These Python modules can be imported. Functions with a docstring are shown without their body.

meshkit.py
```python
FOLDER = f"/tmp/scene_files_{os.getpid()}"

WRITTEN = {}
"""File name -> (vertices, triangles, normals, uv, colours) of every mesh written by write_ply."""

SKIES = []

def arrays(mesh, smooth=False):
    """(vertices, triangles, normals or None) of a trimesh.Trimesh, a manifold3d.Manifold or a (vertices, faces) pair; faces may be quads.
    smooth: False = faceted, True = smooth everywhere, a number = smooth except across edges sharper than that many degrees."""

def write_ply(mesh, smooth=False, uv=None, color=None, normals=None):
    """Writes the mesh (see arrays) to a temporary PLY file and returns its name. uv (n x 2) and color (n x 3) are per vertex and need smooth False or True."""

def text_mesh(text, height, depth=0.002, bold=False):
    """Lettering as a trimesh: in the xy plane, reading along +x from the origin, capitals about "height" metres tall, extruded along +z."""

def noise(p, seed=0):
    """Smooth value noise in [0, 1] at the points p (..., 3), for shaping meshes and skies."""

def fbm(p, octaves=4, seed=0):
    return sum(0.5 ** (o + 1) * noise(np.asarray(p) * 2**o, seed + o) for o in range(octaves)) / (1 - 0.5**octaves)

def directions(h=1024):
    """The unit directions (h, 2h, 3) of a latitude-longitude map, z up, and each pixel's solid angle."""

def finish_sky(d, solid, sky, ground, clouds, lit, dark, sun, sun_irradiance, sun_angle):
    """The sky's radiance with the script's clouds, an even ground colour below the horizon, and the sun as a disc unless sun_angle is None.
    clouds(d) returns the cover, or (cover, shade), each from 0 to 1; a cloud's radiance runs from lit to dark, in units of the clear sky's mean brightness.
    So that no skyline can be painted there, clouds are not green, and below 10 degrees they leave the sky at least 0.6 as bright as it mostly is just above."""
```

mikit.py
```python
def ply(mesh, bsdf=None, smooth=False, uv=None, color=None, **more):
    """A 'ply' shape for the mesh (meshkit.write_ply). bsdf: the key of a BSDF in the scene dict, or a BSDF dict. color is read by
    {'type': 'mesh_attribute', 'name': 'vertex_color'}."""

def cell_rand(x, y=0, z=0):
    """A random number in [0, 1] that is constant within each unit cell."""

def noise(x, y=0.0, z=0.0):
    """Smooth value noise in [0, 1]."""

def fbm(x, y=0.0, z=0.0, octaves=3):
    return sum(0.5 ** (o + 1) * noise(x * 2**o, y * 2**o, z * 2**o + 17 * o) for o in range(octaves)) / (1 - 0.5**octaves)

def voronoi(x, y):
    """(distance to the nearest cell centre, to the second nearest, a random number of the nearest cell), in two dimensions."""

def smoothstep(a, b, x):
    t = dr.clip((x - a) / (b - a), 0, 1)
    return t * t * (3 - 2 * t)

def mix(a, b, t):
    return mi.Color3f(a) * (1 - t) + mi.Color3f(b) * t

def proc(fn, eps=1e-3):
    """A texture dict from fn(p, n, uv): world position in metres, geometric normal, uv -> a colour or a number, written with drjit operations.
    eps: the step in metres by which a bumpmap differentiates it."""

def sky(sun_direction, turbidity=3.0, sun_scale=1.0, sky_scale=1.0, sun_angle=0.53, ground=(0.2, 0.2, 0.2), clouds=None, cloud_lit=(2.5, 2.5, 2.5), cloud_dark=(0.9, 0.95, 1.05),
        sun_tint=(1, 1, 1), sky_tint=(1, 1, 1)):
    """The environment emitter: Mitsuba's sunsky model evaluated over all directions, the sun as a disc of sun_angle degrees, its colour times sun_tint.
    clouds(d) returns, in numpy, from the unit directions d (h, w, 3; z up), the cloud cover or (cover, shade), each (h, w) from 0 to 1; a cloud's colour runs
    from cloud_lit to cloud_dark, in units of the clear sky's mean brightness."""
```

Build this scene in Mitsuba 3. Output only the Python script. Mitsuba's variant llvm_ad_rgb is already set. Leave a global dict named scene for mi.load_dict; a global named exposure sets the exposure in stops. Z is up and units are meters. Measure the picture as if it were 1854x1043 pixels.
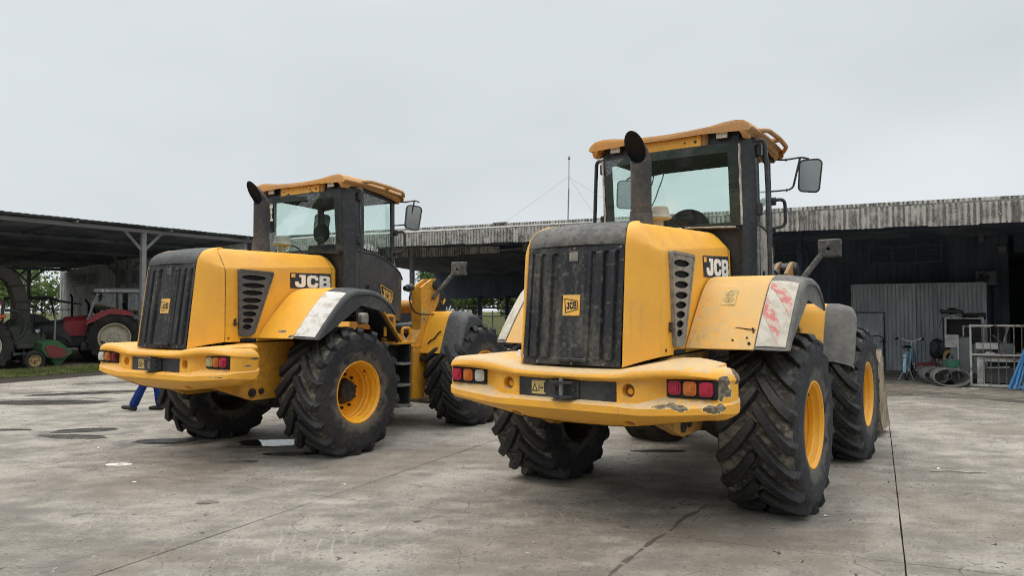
import math
import numpy as np
import trimesh
import drjit as dr
import mitsuba as mi
import mikit
import meshkit
import manifold3d as m3
from shapely.geometry import Polygon, Point, LineString, box as sbox
from shapely import affinity, union_all
from mikit import noise, fbm, voronoi, smoothstep, mix, cell_rand, proc

T = mi.ScalarTransform4f
scene, labels, place = {}, {}, {}
rng = np.random.default_rng(7)

# ---------------------------------------------------------------- camera, sky, exposure
# world: +x to the right along the big shed's front, +y away from the camera's yard side, z up
CAM_H, CAM_YAW, CAM_PITCH = 1.7357, math.radians(-32.8), 0.0322
aim = [math.sin(CAM_YAW) * math.cos(CAM_PITCH), math.cos(CAM_YAW) * math.cos(CAM_PITCH), math.sin(CAM_PITCH)]
scene['camera'] = {'type': 'perspective', 'fov_axis': 'x', 'fov': 70.77, 'near_clip': 0.05, 'far_clip': 2000.0,
                   'to_world': T().look_at(origin=[0, 0, CAM_H], target=[aim[0], aim[1], CAM_H + aim[2]], up=[0.0010, 0, 1])}


def overcast(d):
    """A closed cloud deck: darker near the horizon, brighter towards the zenith, softly mottled."""
    z = d[..., 2]
    m = meshkit.fbm(np.stack([d[..., 0] / (z + 0.25), d[..., 1] / (z + 0.25), z], -1) * 0.9 + 5.3, 4, 3)
    up = np.clip((z - 0.36) / 0.6, 0, 1)
    up = up * up * (3 - 2 * up)
    low = np.clip((0.30 - z) / 0.30, 0, 1)
    return np.ones_like(z), 0.97 - 0.06 * low - 0.8 * up + 0.13 * (m - 0.5) + 0.07 * (meshkit.fbm(d * [3.0, 3.0, 6.0] + 2.0, 4, 8) - 0.5)


scene['sky'] = mikit.sky([-0.25, -0.55, 1.0], turbidity=3.0, sun_scale=0.22, sun_angle=28.0, ground=(0.22, 0.21, 0.19),
                         clouds=overcast, cloud_lit=(8.0, 8.1, 8.2), cloud_dark=(2.02, 2.18, 2.26))
exposure = 1.65

# ---------------------------------------------------------------- mesh helpers


def cat(*ms):
    flat = []
    for m in ms:
        flat.extend(m if isinstance(m, (list, tuple)) else [m])
    return trimesh.util.concatenate(flat)


def box(x0, x1, y0, y1, z0, z1, b=0.006):
    h = np.array([x1 - x0, y1 - y0, z1 - z0]) / 2
    c = np.array([x0 + x1, y0 + y1, z0 + z1]) / 2
    b = min(b, 0.45 * abs(h).min())
    if b <= 0:
        return trimesh.creation.box(abs(h) * 2, transform=trimesh.transformations.translation_matrix(c))
    s = np.array([[i, j, k] for i in (-1, 1) for j in (-1, 1) for k in (-1, 1)], float)
    pts = np.vstack([s * (abs(h) - b + b * np.eye(3)[a]) for a in range(3)]) + c
    return trimesh.Trimesh(pts).convex_hull


def hull(pts):
    return trimesh.Trimesh(np.asarray(pts, float)).convex_hull


def extrude(poly, h):
    return cat([trimesh.creation.extrude_polygon(g, h, engine='earcut') for g in getattr(poly, 'geoms', [poly])])


def prism(poly, axis, a, b):
    """poly (list or shapely) in the other two axes, extruded from a to b along axis."""
    if not hasattr(poly, 'geom_type'):
        poly = Polygon(poly)
    m = extrude(poly, b - a)
    v = m.vertices.copy()
    v[:, 2] += a
    f = m.faces
    if axis == 'y':
        v = v[:, [0, 2, 1]]
        f = f[:, ::-1]
    elif axis == 'x':
        v = v[:, [2, 0, 1]]
    return trimesh.Trimesh(v, f, process=False)


def rounded(pts, r):
    p = Polygon(pts)
    return p.buffer(-r).buffer(r, quad_segs=4)


def ellipse(cx, cz, a, b, n=20):
    t = np.linspace(0, 2 * np.pi, n, endpoint=False)
    return Polygon(np.c_[cx + a * np.cos(t), cz + b * np.sin(t)])


def loft(rings, caps=True, closed=True):
    R = np.asarray(rings, float)
    k, n = R.shape[:2]
    v = R.reshape(-1, 3)
    f = []
    for i in range(k - 1):
        for j in range(n if closed else n - 1):
            a, b, c, d = i * n + j, i * n + (j + 1) % n, (i + 1) * n + (j + 1) % n, (i + 1) * n + j
            f += [[a, b, c], [a, c, d]]
    if caps and closed:
        for base, flip in ((0, True), ((k - 1) * n, False)):
            c = len(v)
            v = np.vstack([v, v[base:base + n].mean(0)])
            for j in range(n):
                t = [base + j, base + (j + 1) % n, c]
                f.append(t[::-1] if flip else t)
    m = trimesh.Trimesh(v, f, process=False)
    if caps and closed and m.volume < 0:
        m.invert()
    return m


def patch(grid):
    return loft(grid, caps=False, closed=False)


def sheet(grid, th):
    """A surface grid (m, n, 3) given thickness th to both sides."""
    G = np.asarray(grid, float)
    du, dv = np.gradient(G, axis=0), np.gradient(G, axis=1)
    N = np.cross(du, dv)
    N /= np.linalg.norm(N, axis=2, keepdims=True) + 1e-12
    A, B = G + N * th / 2, G - N * th / 2
    ring = [np.vstack([A[i], B[i][::-1]]) for i in range(len(G))]
    return loft(ring)


def bend(path, rad, n=5):
    p = np.asarray(path, float)
    out = [p[0]]
    for i in range(1, len(p) - 1):
        a, b = p[i - 1] - p[i], p[i + 1] - p[i]
        la, lb = np.linalg.norm(a), np.linalg.norm(b)
        r = min(rad, la * 0.49, lb * 0.49)
        s, e = p[i] + a / la * r, p[i] + b / lb * r
        for t in np.linspace(0, 1, n):
            out.append((1 - t) ** 2 * s + 2 * t * (1 - t) * p[i] + t * t * e)
    out.append(p[-1])
    return np.array(out)


def tube(path, r, n=8, caps=True):
    p = np.asarray(path, float)
    r = np.broadcast_to(np.asarray(r, float), (len(p),))
    t = np.gradient(p, axis=0)
    t /= np.linalg.norm(t, axis=1, keepdims=True) + 1e-12
    u = np.cross(t[0], [0, 0, 1] if abs(t[0][2]) < 0.9 else [1, 0, 0])
    u /= np.linalg.norm(u)
    ang = np.arange(n) * 2 * np.pi / n
    rings = []
    for i in range(len(p)):
        u = u - t[i] * (u @ t[i])
        u /= np.linalg.norm(u) + 1e-12
        w = np.cross(t[i], u)
        rings.append(p[i] + r[i] * (np.cos(ang)[:, None] * u + np.sin(ang)[:, None] * w))
    return loft(rings, caps=caps)


def lathe(prof, axis='y', n=40, c=(0, 0, 0), caps=True):
    """prof: (radius, height along the axis) points."""
    a = np.arange(n) * 2 * np.pi / n
    rings = []
    for r, h in prof:
        r = max(r, 1e-4)
        e = {'y': np.c_[r * np.cos(a), np.full(n, h), r * np.sin(a)], 'z': np.c_[r * np.cos(a), r * np.sin(a), np.full(n, h)], 'x': np.c_[np.full(n, h), r * np.cos(a), r * np.sin(a)]}[axis]
        rings.append(e + np.asarray(c, float))
    return loft(rings, caps=caps)


def cyl(p0, p1, r, n=14):
    return tube([p0, p1], r, n)


def mirror(m, axis=1):
    v = m.vertices.copy()
    v[:, axis] *= -1
    return trimesh.Trimesh(v, m.faces[:, ::-1], process=False)


def moved(m, d):
    return trimesh.Trimesh(m.vertices + np.asarray(d, float), m.faces, process=False)


def both(m):
    return cat(m, mirror(m))


def text(s, h, origin, xdir, ydir, depth=0.003, bold=True, sx=1.0, shear=0.0):
    m = meshkit.text_mesh(s, h, depth, bold)
    v = m.vertices.copy()
    v[:, 0] -= (v[:, 0].min() + v[:, 0].max()) / 2
    v[:, 1] -= h / 2
    v[:, 0] = v[:, 0] * sx + shear * v[:, 1]
    x, y = np.asarray(xdir, float), np.asarray(ydir, float)
    x /= np.linalg.norm(x)
    y /= np.linalg.norm(y)
    B = np.stack([x, y, np.cross(x, y)])
    return trimesh.Trimesh(v @ B + np.asarray(origin, float), m.faces, process=False)


def flat(poly, depth, origin, xdir, ydir):
    """A shapely polygon laid on a plane, extruded by depth along xdir x ydir."""
    m = extrude(poly, depth)
    x, y = np.asarray(xdir, float), np.asarray(ydir, float)
    B = np.stack([x, y, np.cross(x, y)])
    return trimesh.Trimesh(m.vertices @ B + np.asarray(origin, float), m.faces, process=False)


def cut(m, *tools):
    def man(q):
        q = q.copy()
        q.merge_vertices()
        return m3.Manifold(m3.Mesh(np.ascontiguousarray(q.vertices, np.float32), np.ascontiguousarray(q.faces, np.uint32)))
    a = man(m)
    for t in tools:
        r = a - man(t)
        if not r.is_empty():
            a = r
    q = a.to_mesh()
    return trimesh.Trimesh(q.vert_properties[:, :3], q.tri_verts, process=False)


# ---------------------------------------------------------------- scene helpers
_count = {}


def numbered(key):
    n = _count.get(key, 0)
    _count[key] = n + 1
    return key if n == 0 else f'{key}_{n:03d}'


def thing(name, label, cat_, group=None, to_world=None, kind=None):
    key = numbered(name)
    labels[key] = {'label': label, 'category': cat_}
    if group:
        labels[key]['group'] = group
    if kind:
        labels[key]['kind'] = kind
    place[key] = to_world
    return key


def part(parent, name, mesh, bsdf, smooth=30, label=None, **kw):
    key = numbered(parent + '__' + name)
    d = mesh if isinstance(mesh, dict) else mikit.ply(mesh, None, smooth=smooth, **kw)
    d = {**d, 'bsdf': {'type': 'ref', 'id': bsdf}}
    w = place.get(parent.split('__')[0])
    if w is not None and 'to_world' not in d:
        d['to_world'] = w
    scene[key] = d
    if label:
        labels[key] = {'label': label}
    return key


def solo(name, mesh, bsdf, label, cat_, group=None, smooth=30, kind=None):
    key = thing(name, label, cat_, group, kind=kind)
    scene[key] = {**mikit.ply(mesh, None, smooth=smooth), 'bsdf': {'type': 'ref', 'id': bsdf}}
    return key


def struct(name, mesh, bsdf, smooth=30, label=None):
    key = numbered(name)
    scene[key] = {**mikit.ply(mesh, None, smooth=smooth), 'bsdf': {'type': 'ref', 'id': bsdf}}
    labels[key] = {'kind': 'structure'}
    if label:
        labels[key]['label'] = label
    return key


# ---------------------------------------------------------------- materials


def principled(color, rough=0.5, spec=0.5, metallic=0.0, bump=None, bump_scale=1.0, eps=2e-3, **kw):
    def tex(c):
        return proc(c) if callable(c) else ({'type': 'rgb', 'value': list(c)} if isinstance(c, (tuple, list)) else float(c))
    b = {'type': 'principled', 'base_color': tex(color), 'roughness': tex(rough), 'specular': spec, 'metallic': metallic, **kw}
    if bump:
        b = {'type': 'bumpmap', 'texture': proc(bump, eps), 'bsdf': b, 'scale': bump_scale}
    return {'type': 'twosided', 'bsdf': b}


def speck(p, s, lo, hi):
    return smoothstep(lo, hi, noise(p.x * s, p.y * s, p.z * s))


def loc(pose):
    """world point -> a loader's own coordinates (forward, left, up)"""
    X, Y, h = pose
    fx, fy = math.sin(h), math.cos(h)
    return lambda p: (( p.x - X) * fx + (p.y - Y) * fy, -(p.x - X) * fy + (p.y - Y) * fx, p.z)


G0 = math.radians(32.8)


def toworld(x, y):
    return x * math.cos(G0) - y * math.sin(G0), x * math.sin(G0) + y * math.cos(G0)


POSE_A = (*toworld(1.41019672, 7.07987141), 0.60882835 - G0)
POSE_B = (*toworld(-3.09921297, 9.52249471), 0.54104644 - G0)


def yellow_paint(dust, seed, dust_col=(0.46, 0.33, 0.17), base=(0.79, 0.397, 0.036), scratch=0.0):
    def f(p, n, uv):
        big = fbm(p.x * 1.7 + seed, p.y * 1.7, p.z * 1.7, octaves=4)
        fine = noise(p.x * 90, p.y * 90, p.z * 90 + seed)
        grain = fbm(p.x * 24, p.y * 24 + seed, p.z * 24, octaves=3)
        c = mix(base, (base[0] * 0.93, base[1] * 0.90, base[2] * 1.2), smoothstep(0.3, 0.75, fbm(p.x * 5, p.y * 5, p.z * 3 + seed)))
        cover = smoothstep(0.62 - 0.5 * dust, 0.9 - 0.35 * dust, big * 0.6 + grain * 0.4) * (0.25 + 0.75 * dust)
        c = mix(c, dust_col, cover)
        run = noise(p.x * 38 + seed, p.y * 38, p.z * 1.3)
        c = mix(c, (0.42, 0.25, 0.07), (0.12 + 0.5 * min(dust, 0.6)) * smoothstep(0.70, 0.86, run) * smoothstep(0.42, 0.7, fbm(p.x * 3.1, p.y * 3.1 + seed, p.z * 2.0)))
        c = mix(c, (0.26, 0.17, 0.08), 0.55 * smoothstep(0.80, 0.90, fine) * smoothstep(0.5, 0.65, big))
        if scratch:
            line = smoothstep(0.86, 0.93, noise(p.x * 9 + p.z * 60, p.y * 9 - p.z * 38, seed)) * smoothstep(0.55, 0.7, noise(p.x * 5, p.y * 5, p.z * 5 + seed))
            c = mix(c, (0.86, 0.60, 0.25), scratch * line)
        return c
    return f


def chip_paint(dust, seed, pose, spots, top_dust=0.0):
    """Yellow paint with flaked places: spots = (x, y, z, rx, ry, rz) in the loader's own coordinates."""
    paint, to = yellow_paint(dust, seed), loc(pose)

    def f(p, n, uv):
        x, y, z = to(p)
        c = paint(p, n, uv)
        nn = fbm(p.x * 13 + seed, p.y * 13, p.z * 13, octaves=4)
        m = mi.Float(-1.0)
        for sx, sy, sz, rx, ry, rz in spots:
            m = dr.maximum(m, 1.0 - dr.sqrt(dr.square((x - sx) / rx) + dr.square((y - sy) / ry) + dr.square((z - sz) / rz)))
        v = m * 0.55 + nn
        flake = smoothstep(0.70, 0.715, v) * smoothstep(0.0, 0.15, m)
        rim = smoothstep(0.655, 0.675, v) * smoothstep(0.0, 0.15, m)
        if top_dust:
            g = fbm(p.x * 30, p.y * 30, p.z * 30, octaves=3) * 0.55 + fbm(p.x * 4, p.y * 4 + seed, 0.0) * 0.45
            c = mix(c, (0.50, 0.395, 0.24), top_dust * smoothstep(0.30, 0.46, g) * smoothstep(0.45, 0.75, n.z))
        c = mix(c, (0.78, 0.60, 0.24), rim * 0.8)
        return mix(c, mix((0.10, 0.08, 0.055), (0.20, 0.165, 0.115), smoothstep(0.4, 0.6, noise(p.x * 40, p.y * 40, p.z * 40))), flake)
    return f


def plastic_dark(base, dustc, amount, seed, s=3.0):
    def f(p, n, uv):
        a = fbm(p.x * s + seed, p.y * s, p.z * s * 0.6, octaves=4)
        g = fbm(p.x * 28, p.y * 28 + seed, p.z * 22, octaves=3)
        c = mix(base, dustc, amount * smoothstep(0.36, 0.66, a * 0.55 + g * 0.45))
        return mix(c, dustc, 0.6 * amount * smoothstep(0.72, 0.85, noise(p.x * 110, p.y * 110, p.z * 110)))
    return f


def grille_paint(seed, amount, streak):
    def f(p, n, uv):
        a = fbm(p.x * 2.6 + seed, p.y * 2.6, p.z * 1.5, octaves=4)
        run = noise(p.x * 34 + seed, p.y * 34, p.z * 1.1)
        g = fbm(p.x * 45, p.y * 45 + seed, p.z * 30, octaves=3)
        v = a * 0.5 + run * streak + g * (0.5 - streak)
        c = mix((0.014, 0.016, 0.021), (0.105, 0.098, 0.082), amount * smoothstep(0.40, 0.76, v))
        return mix(c, (0.15, 0.14, 0.115), 0.5 * smoothstep(0.66, 0.8, g))
    return f


def rubber(base, dustc, amount, seed):
    def f(p, n, uv):
        a = fbm(p.x * 4 + seed, p.y * 4, p.z * 4, octaves=4)
        g = fbm(p.x * 33, p.y * 33 + seed, p.z * 33, octaves=3)
        c = mix(base, dustc, amount * smoothstep(0.38, 0.70, a * 0.5 + g * 0.5))
        return mix(c, dustc, amount * 0.8 * smoothstep(0.78, 0.9, noise(p.x * 85, p.y * 85, p.z * 85 + seed)))
    return f


def sidewall(seed, pose, wheels, dustc):
    """Rubber side: a ring of road dirt round the bead, copied from the photograph."""
    to, base = loc(pose), rubber((0.019, 0.021, 0.026), dustc, 0.20, seed)

    def f(p, n, uv):
        x, y, z = to(p)
        c = base(p, n, uv)
        r = mi.Float(9.0)
        for wx in wheels:
            r = dr.minimum(r, dr.sqrt(dr.square(x - wx) + dr.square(z - 0.755)))
        w = fbm(p.x * 7 + seed, p.y * 7, p.z * 7, octaves=4)
        return mix(c, dustc, 0.75 * smoothstep(0.52, 0.44, r + 0.25 * (w - 0.5)) * smoothstep(0.25, 0.5, w))
    return f


mats = {
    'yellow_a': principled(yellow_paint(0.28, 3.1, scratch=0.5), 0.42),
    'yellow_b': principled(yellow_paint(0.05, 9.4), 0.36),
    'fender_a': principled(yellow_paint(0.86, 5.0, dust_col=(0.56, 0.385, 0.17), scratch=0.3), 0.6, 0.35),
    'fender_b': principled(chip_paint(0.08, 2.2, POSE_B, [(-0.82, -1.15, 1.45, 0.05, 0.09, 0.04), (-0.79, -0.98, 1.50, 0.05, 0.12, 0.02)]), 0.4),
    'bumper_a': principled(chip_paint(0.30, 1.0, POSE_A, [(-1.64, -1.25, 1.21, 0.16, 0.16, 0.14), (-1.72, -0.92, 1.05, 0.14, 0.24, 0.035), (-1.69, -1.17, 1.06, 0.12, 0.12, 0.05), (-1.45, -1.25, 1.25, 0.12, 0.08, 0.10)], 0.95), 0.45),
    'bumper_b': principled(chip_paint(0.12, 6.0, POSE_B, [(-1.66, -1.215, 1.17, 0.03, 0.03, 0.12), (-1.44, -1.26, 1.16, 0.09, 0.05, 0.025), (-1.36, -1.255, 1.23, 0.10, 0.05, 0.018), (-1.73, -1.05, 1.045, 0.06, 0.16, 0.014)], 0.35), 0.42),
    'roof_a': principled(yellow_paint(0.85, 8.0, dust_col=(0.36, 0.21, 0.10), base=(0.60, 0.27, 0.05)), 0.6, 0.3),
    'roof_b': principled(yellow_paint(0.75, 4.0, dust_col=(0.42, 0.26, 0.13), base=(0.64, 0.30, 0.05)), 0.6, 0.3),
    'rim_a': principled(yellow_paint(0.25, 1.2, base=(0.82, 0.40, 0.02)), 0.42),
    'rim_b': principled(yellow_paint(0.0, 2.9, base=(0.84, 0.40, 0.018)), 0.38),
    'chassis_a': principled(yellow_paint(0.75, 7.7, dust_col=(0.22, 0.15, 0.08), base=(0.60, 0.29, 0.03)), 0.55),
    'chassis_b': principled(yellow_paint(0.55, 1.7, dust_col=(0.34, 0.19, 0.06), base=(0.74, 0.35, 0.025)), 0.5),
    'grille_a': principled(grille_paint(2.0, 0.9, 0.22), 0.62, 0.35),
    'grille_b': principled(grille_paint(7.0, 0.6, 0.22), 0.5, 0.4),
    'cap_a': principled(plastic_dark((0.042, 0.045, 0.050), (0.14, 0.13, 0.112), 0.8, 3.0), 0.55, 0.4),
    'cap_b': principled(plastic_dark((0.030, 0.033, 0.038), (0.10, 0.095, 0.086), 0.6, 6.0), 0.45, 0.4),
    'flare_a': principled(plastic_dark((0.115, 0.115, 0.113), (0.20, 0.19, 0.17), 0.8, 1.5, 6.0), 0.7, 0.3),
    'flare_b': principled(plastic_dark((0.052, 0.056, 0.062), (0.13, 0.128, 0.122), 0.65, 4.5), 0.55, 0.4),
    'lamp_box': principled(plastic_dark((0.045, 0.048, 0.052), (0.19, 0.18, 0.16), 0.75, 2.5), 0.6, 0.35),
    'vent_a': principled(plastic_dark((0.15, 0.145, 0.13), (0.29, 0.27, 0.23), 0.8, 2.5), 0.7, 0.3),
    'vent_b': principled(plastic_dark((0.062, 0.064, 0.068), (0.13, 0.125, 0.115), 0.6, 8.5), 0.5, 0.4),
    'cab_black': principled(plastic_dark((0.015, 0.018, 0.024), (0.060, 0.060, 0.060), 0.55, 0.7), 0.40),
    'cab_panel_a': principled(plastic_dark((0.12, 0.115, 0.105), (0.34, 0.32, 0.275), 0.95, 0.3), 0.6, 0.35),
    'cab_panel_b': principled(plastic_dark((0.050, 0.049, 0.050), (0.105, 0.10, 0.092), 0.6, 5.3), 0.33, 0.5),
    'sealant': principled(plastic_dark((0.30, 0.285, 0.25), (0.55, 0.53, 0.47), 0.9, 1.3, 9.0), 0.8, 0.2),
    'exhaust': principled(plastic_dark((0.036, 0.037, 0.041), (0.095, 0.088, 0.082), 0.7, 2.7, 5.0), 0.5, 0.4),
    'soot_black': principled((0.012, 0.013, 0.016), 0.8, 0.2),
    'inside_dark': principled((0.02, 0.022, 0.025), 0.8, 0.2),
    'grease_and_shade': principled(plastic_dark((0.018, 0.017, 0.017), (0.075, 0.062, 0.048), 0.7, 9.0), 0.6, 0.3),  # also colours the shade inside the wheel rims
    'lug': principled(rubber((0.012, 0.013, 0.016), (0.048, 0.046, 0.041), 0.5, 3.3), 0.55, 0.4),
    'tread_a': principled(rubber((0.040, 0.039, 0.036), (0.190, 0.176, 0.148), 1.0, 1.1), 0.9, 0.2),
    'tread_b': principled(rubber((0.040, 0.038, 0.034), (0.180, 0.162, 0.130), 1.0, 5.1), 0.9, 0.2),
    'side_a': principled(sidewall(2.0, POSE_A, (0.0, 2.78), (0.115, 0.110, 0.098)), 0.72, 0.3),
    'side_b': principled(sidewall(4.0, POSE_B, (0.0, 2.78), (0.150, 0.125, 0.095)), 0.6, 0.35),
    'lens_red': principled((0.36, 0.018, 0.045), 0.25, 0.5),
    'lens_amber': principled((0.46, 0.13, 0.025), 0.25, 0.5),
    'lens_white': principled((0.50, 0.50, 0.46), 0.25, 0.5),
    'lens_cream': principled((0.48, 0.42, 0.22), 0.25, 0.5),
    'lens_dark_red': principled((0.17, 0.010, 0.025), 0.25, 0.5),
    'lamp_glass': principled(lambda p, n, uv: mix((0.50, 0.50, 0.46), (0.78, 0.78, 0.74), noise(p.x * 95, p.y * 95, p.z * 95)), 0.2, 0.6),
    'sticker_yellow': principled(plastic_dark((0.80, 0.42, 0.05), (0.52, 0.36, 0.16), 0.6, 4.2, 8.0), 0.5),
    'sticker_old': principled(plastic_dark((0.55, 0.42, 0.15), (0.36, 0.28, 0.14), 0.8, 1.2, 9.0), 0.6),
    'print_black': principled((0.016, 0.016, 0.018), 0.5),
    'print_white': principled((0.78, 0.77, 0.73), 0.5),
    'print_faint': principled((0.36, 0.23, 0.10), 0.6),
    'reflector_white': principled(lambda p, n, uv: mix((0.62, 0.61, 0.58), (0.40, 0.37, 0.32), smoothstep(0.45, 0.75, fbm(p.x * 16, p.y * 16, p.z * 16, octaves=4))), 0.4),
    'reflector_aged': principled(lambda p, n, uv: mix((0.50, 0.47, 0.40), (0.40, 0.365, 0.30), smoothstep(0.35, 0.7, fbm(p.x * 14, p.y * 14, p.z * 14, octaves=4))), 0.55),
    'reflector_red': principled(lambda p, n, uv: mix((0.48, 0.15, 0.13), (0.47, 0.38, 0.32), smoothstep(0.38, 0.60, fbm(p.x * 22, p.y * 22, p.z * 22, octaves=4))), 0.5),
    'steel': principled(plastic_dark((0.20, 0.195, 0.19), (0.09, 0.08, 0.07), 0.7, 3.9, 7.0), 0.5, 0.5, metallic=0.3),
    'mirror_glass': {'type': 'twosided', 'bsdf': {'type': 'roughconductor', 'material': 'none', 'alpha': 0.07, 'specular_reflectance': {'type': 'rgb', 'value': [0.36, 0.37, 0.37]}}},
    'glass': {'type': 'thindielectric', 'specular_transmittance': {'type': 'rgb', 'value': [0.90, 0.995, 0.965]}},
    'glass_front': {'type': 'thindielectric', 'specular_transmittance': {'type': 'rgb', 'value': [0.88, 0.985, 0.95]}},
    'seat_fabric': principled((0.035, 0.036, 0.04), 0.9, 0.2),
    'dome_plastic': principled(plastic_dark((0.22, 0.27, 0.22), (0.36, 0.38, 0.32), 0.7, 3.0), 0.6),
    'dome_pale': principled(plastic_dark((0.34, 0.32, 0.27), (0.46, 0.43, 0.37), 0.7, 3.0), 0.7),
    'bucket_steel': principled(plastic_dark((0.30, 0.25, 0.18), (0.13, 0.10, 0.07), 0.9, 6.6, 4.0), 0.6, 0.4),
}
for k, v in mats.items():
    scene[k] = v

# ---------------------------------------------------------------- yard
PH = math.radians(-6.0)     # the slab joints' heading in the world, measured clockwise from +y
cp, sp = math.cos(PH), math.sin(PH)


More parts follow.
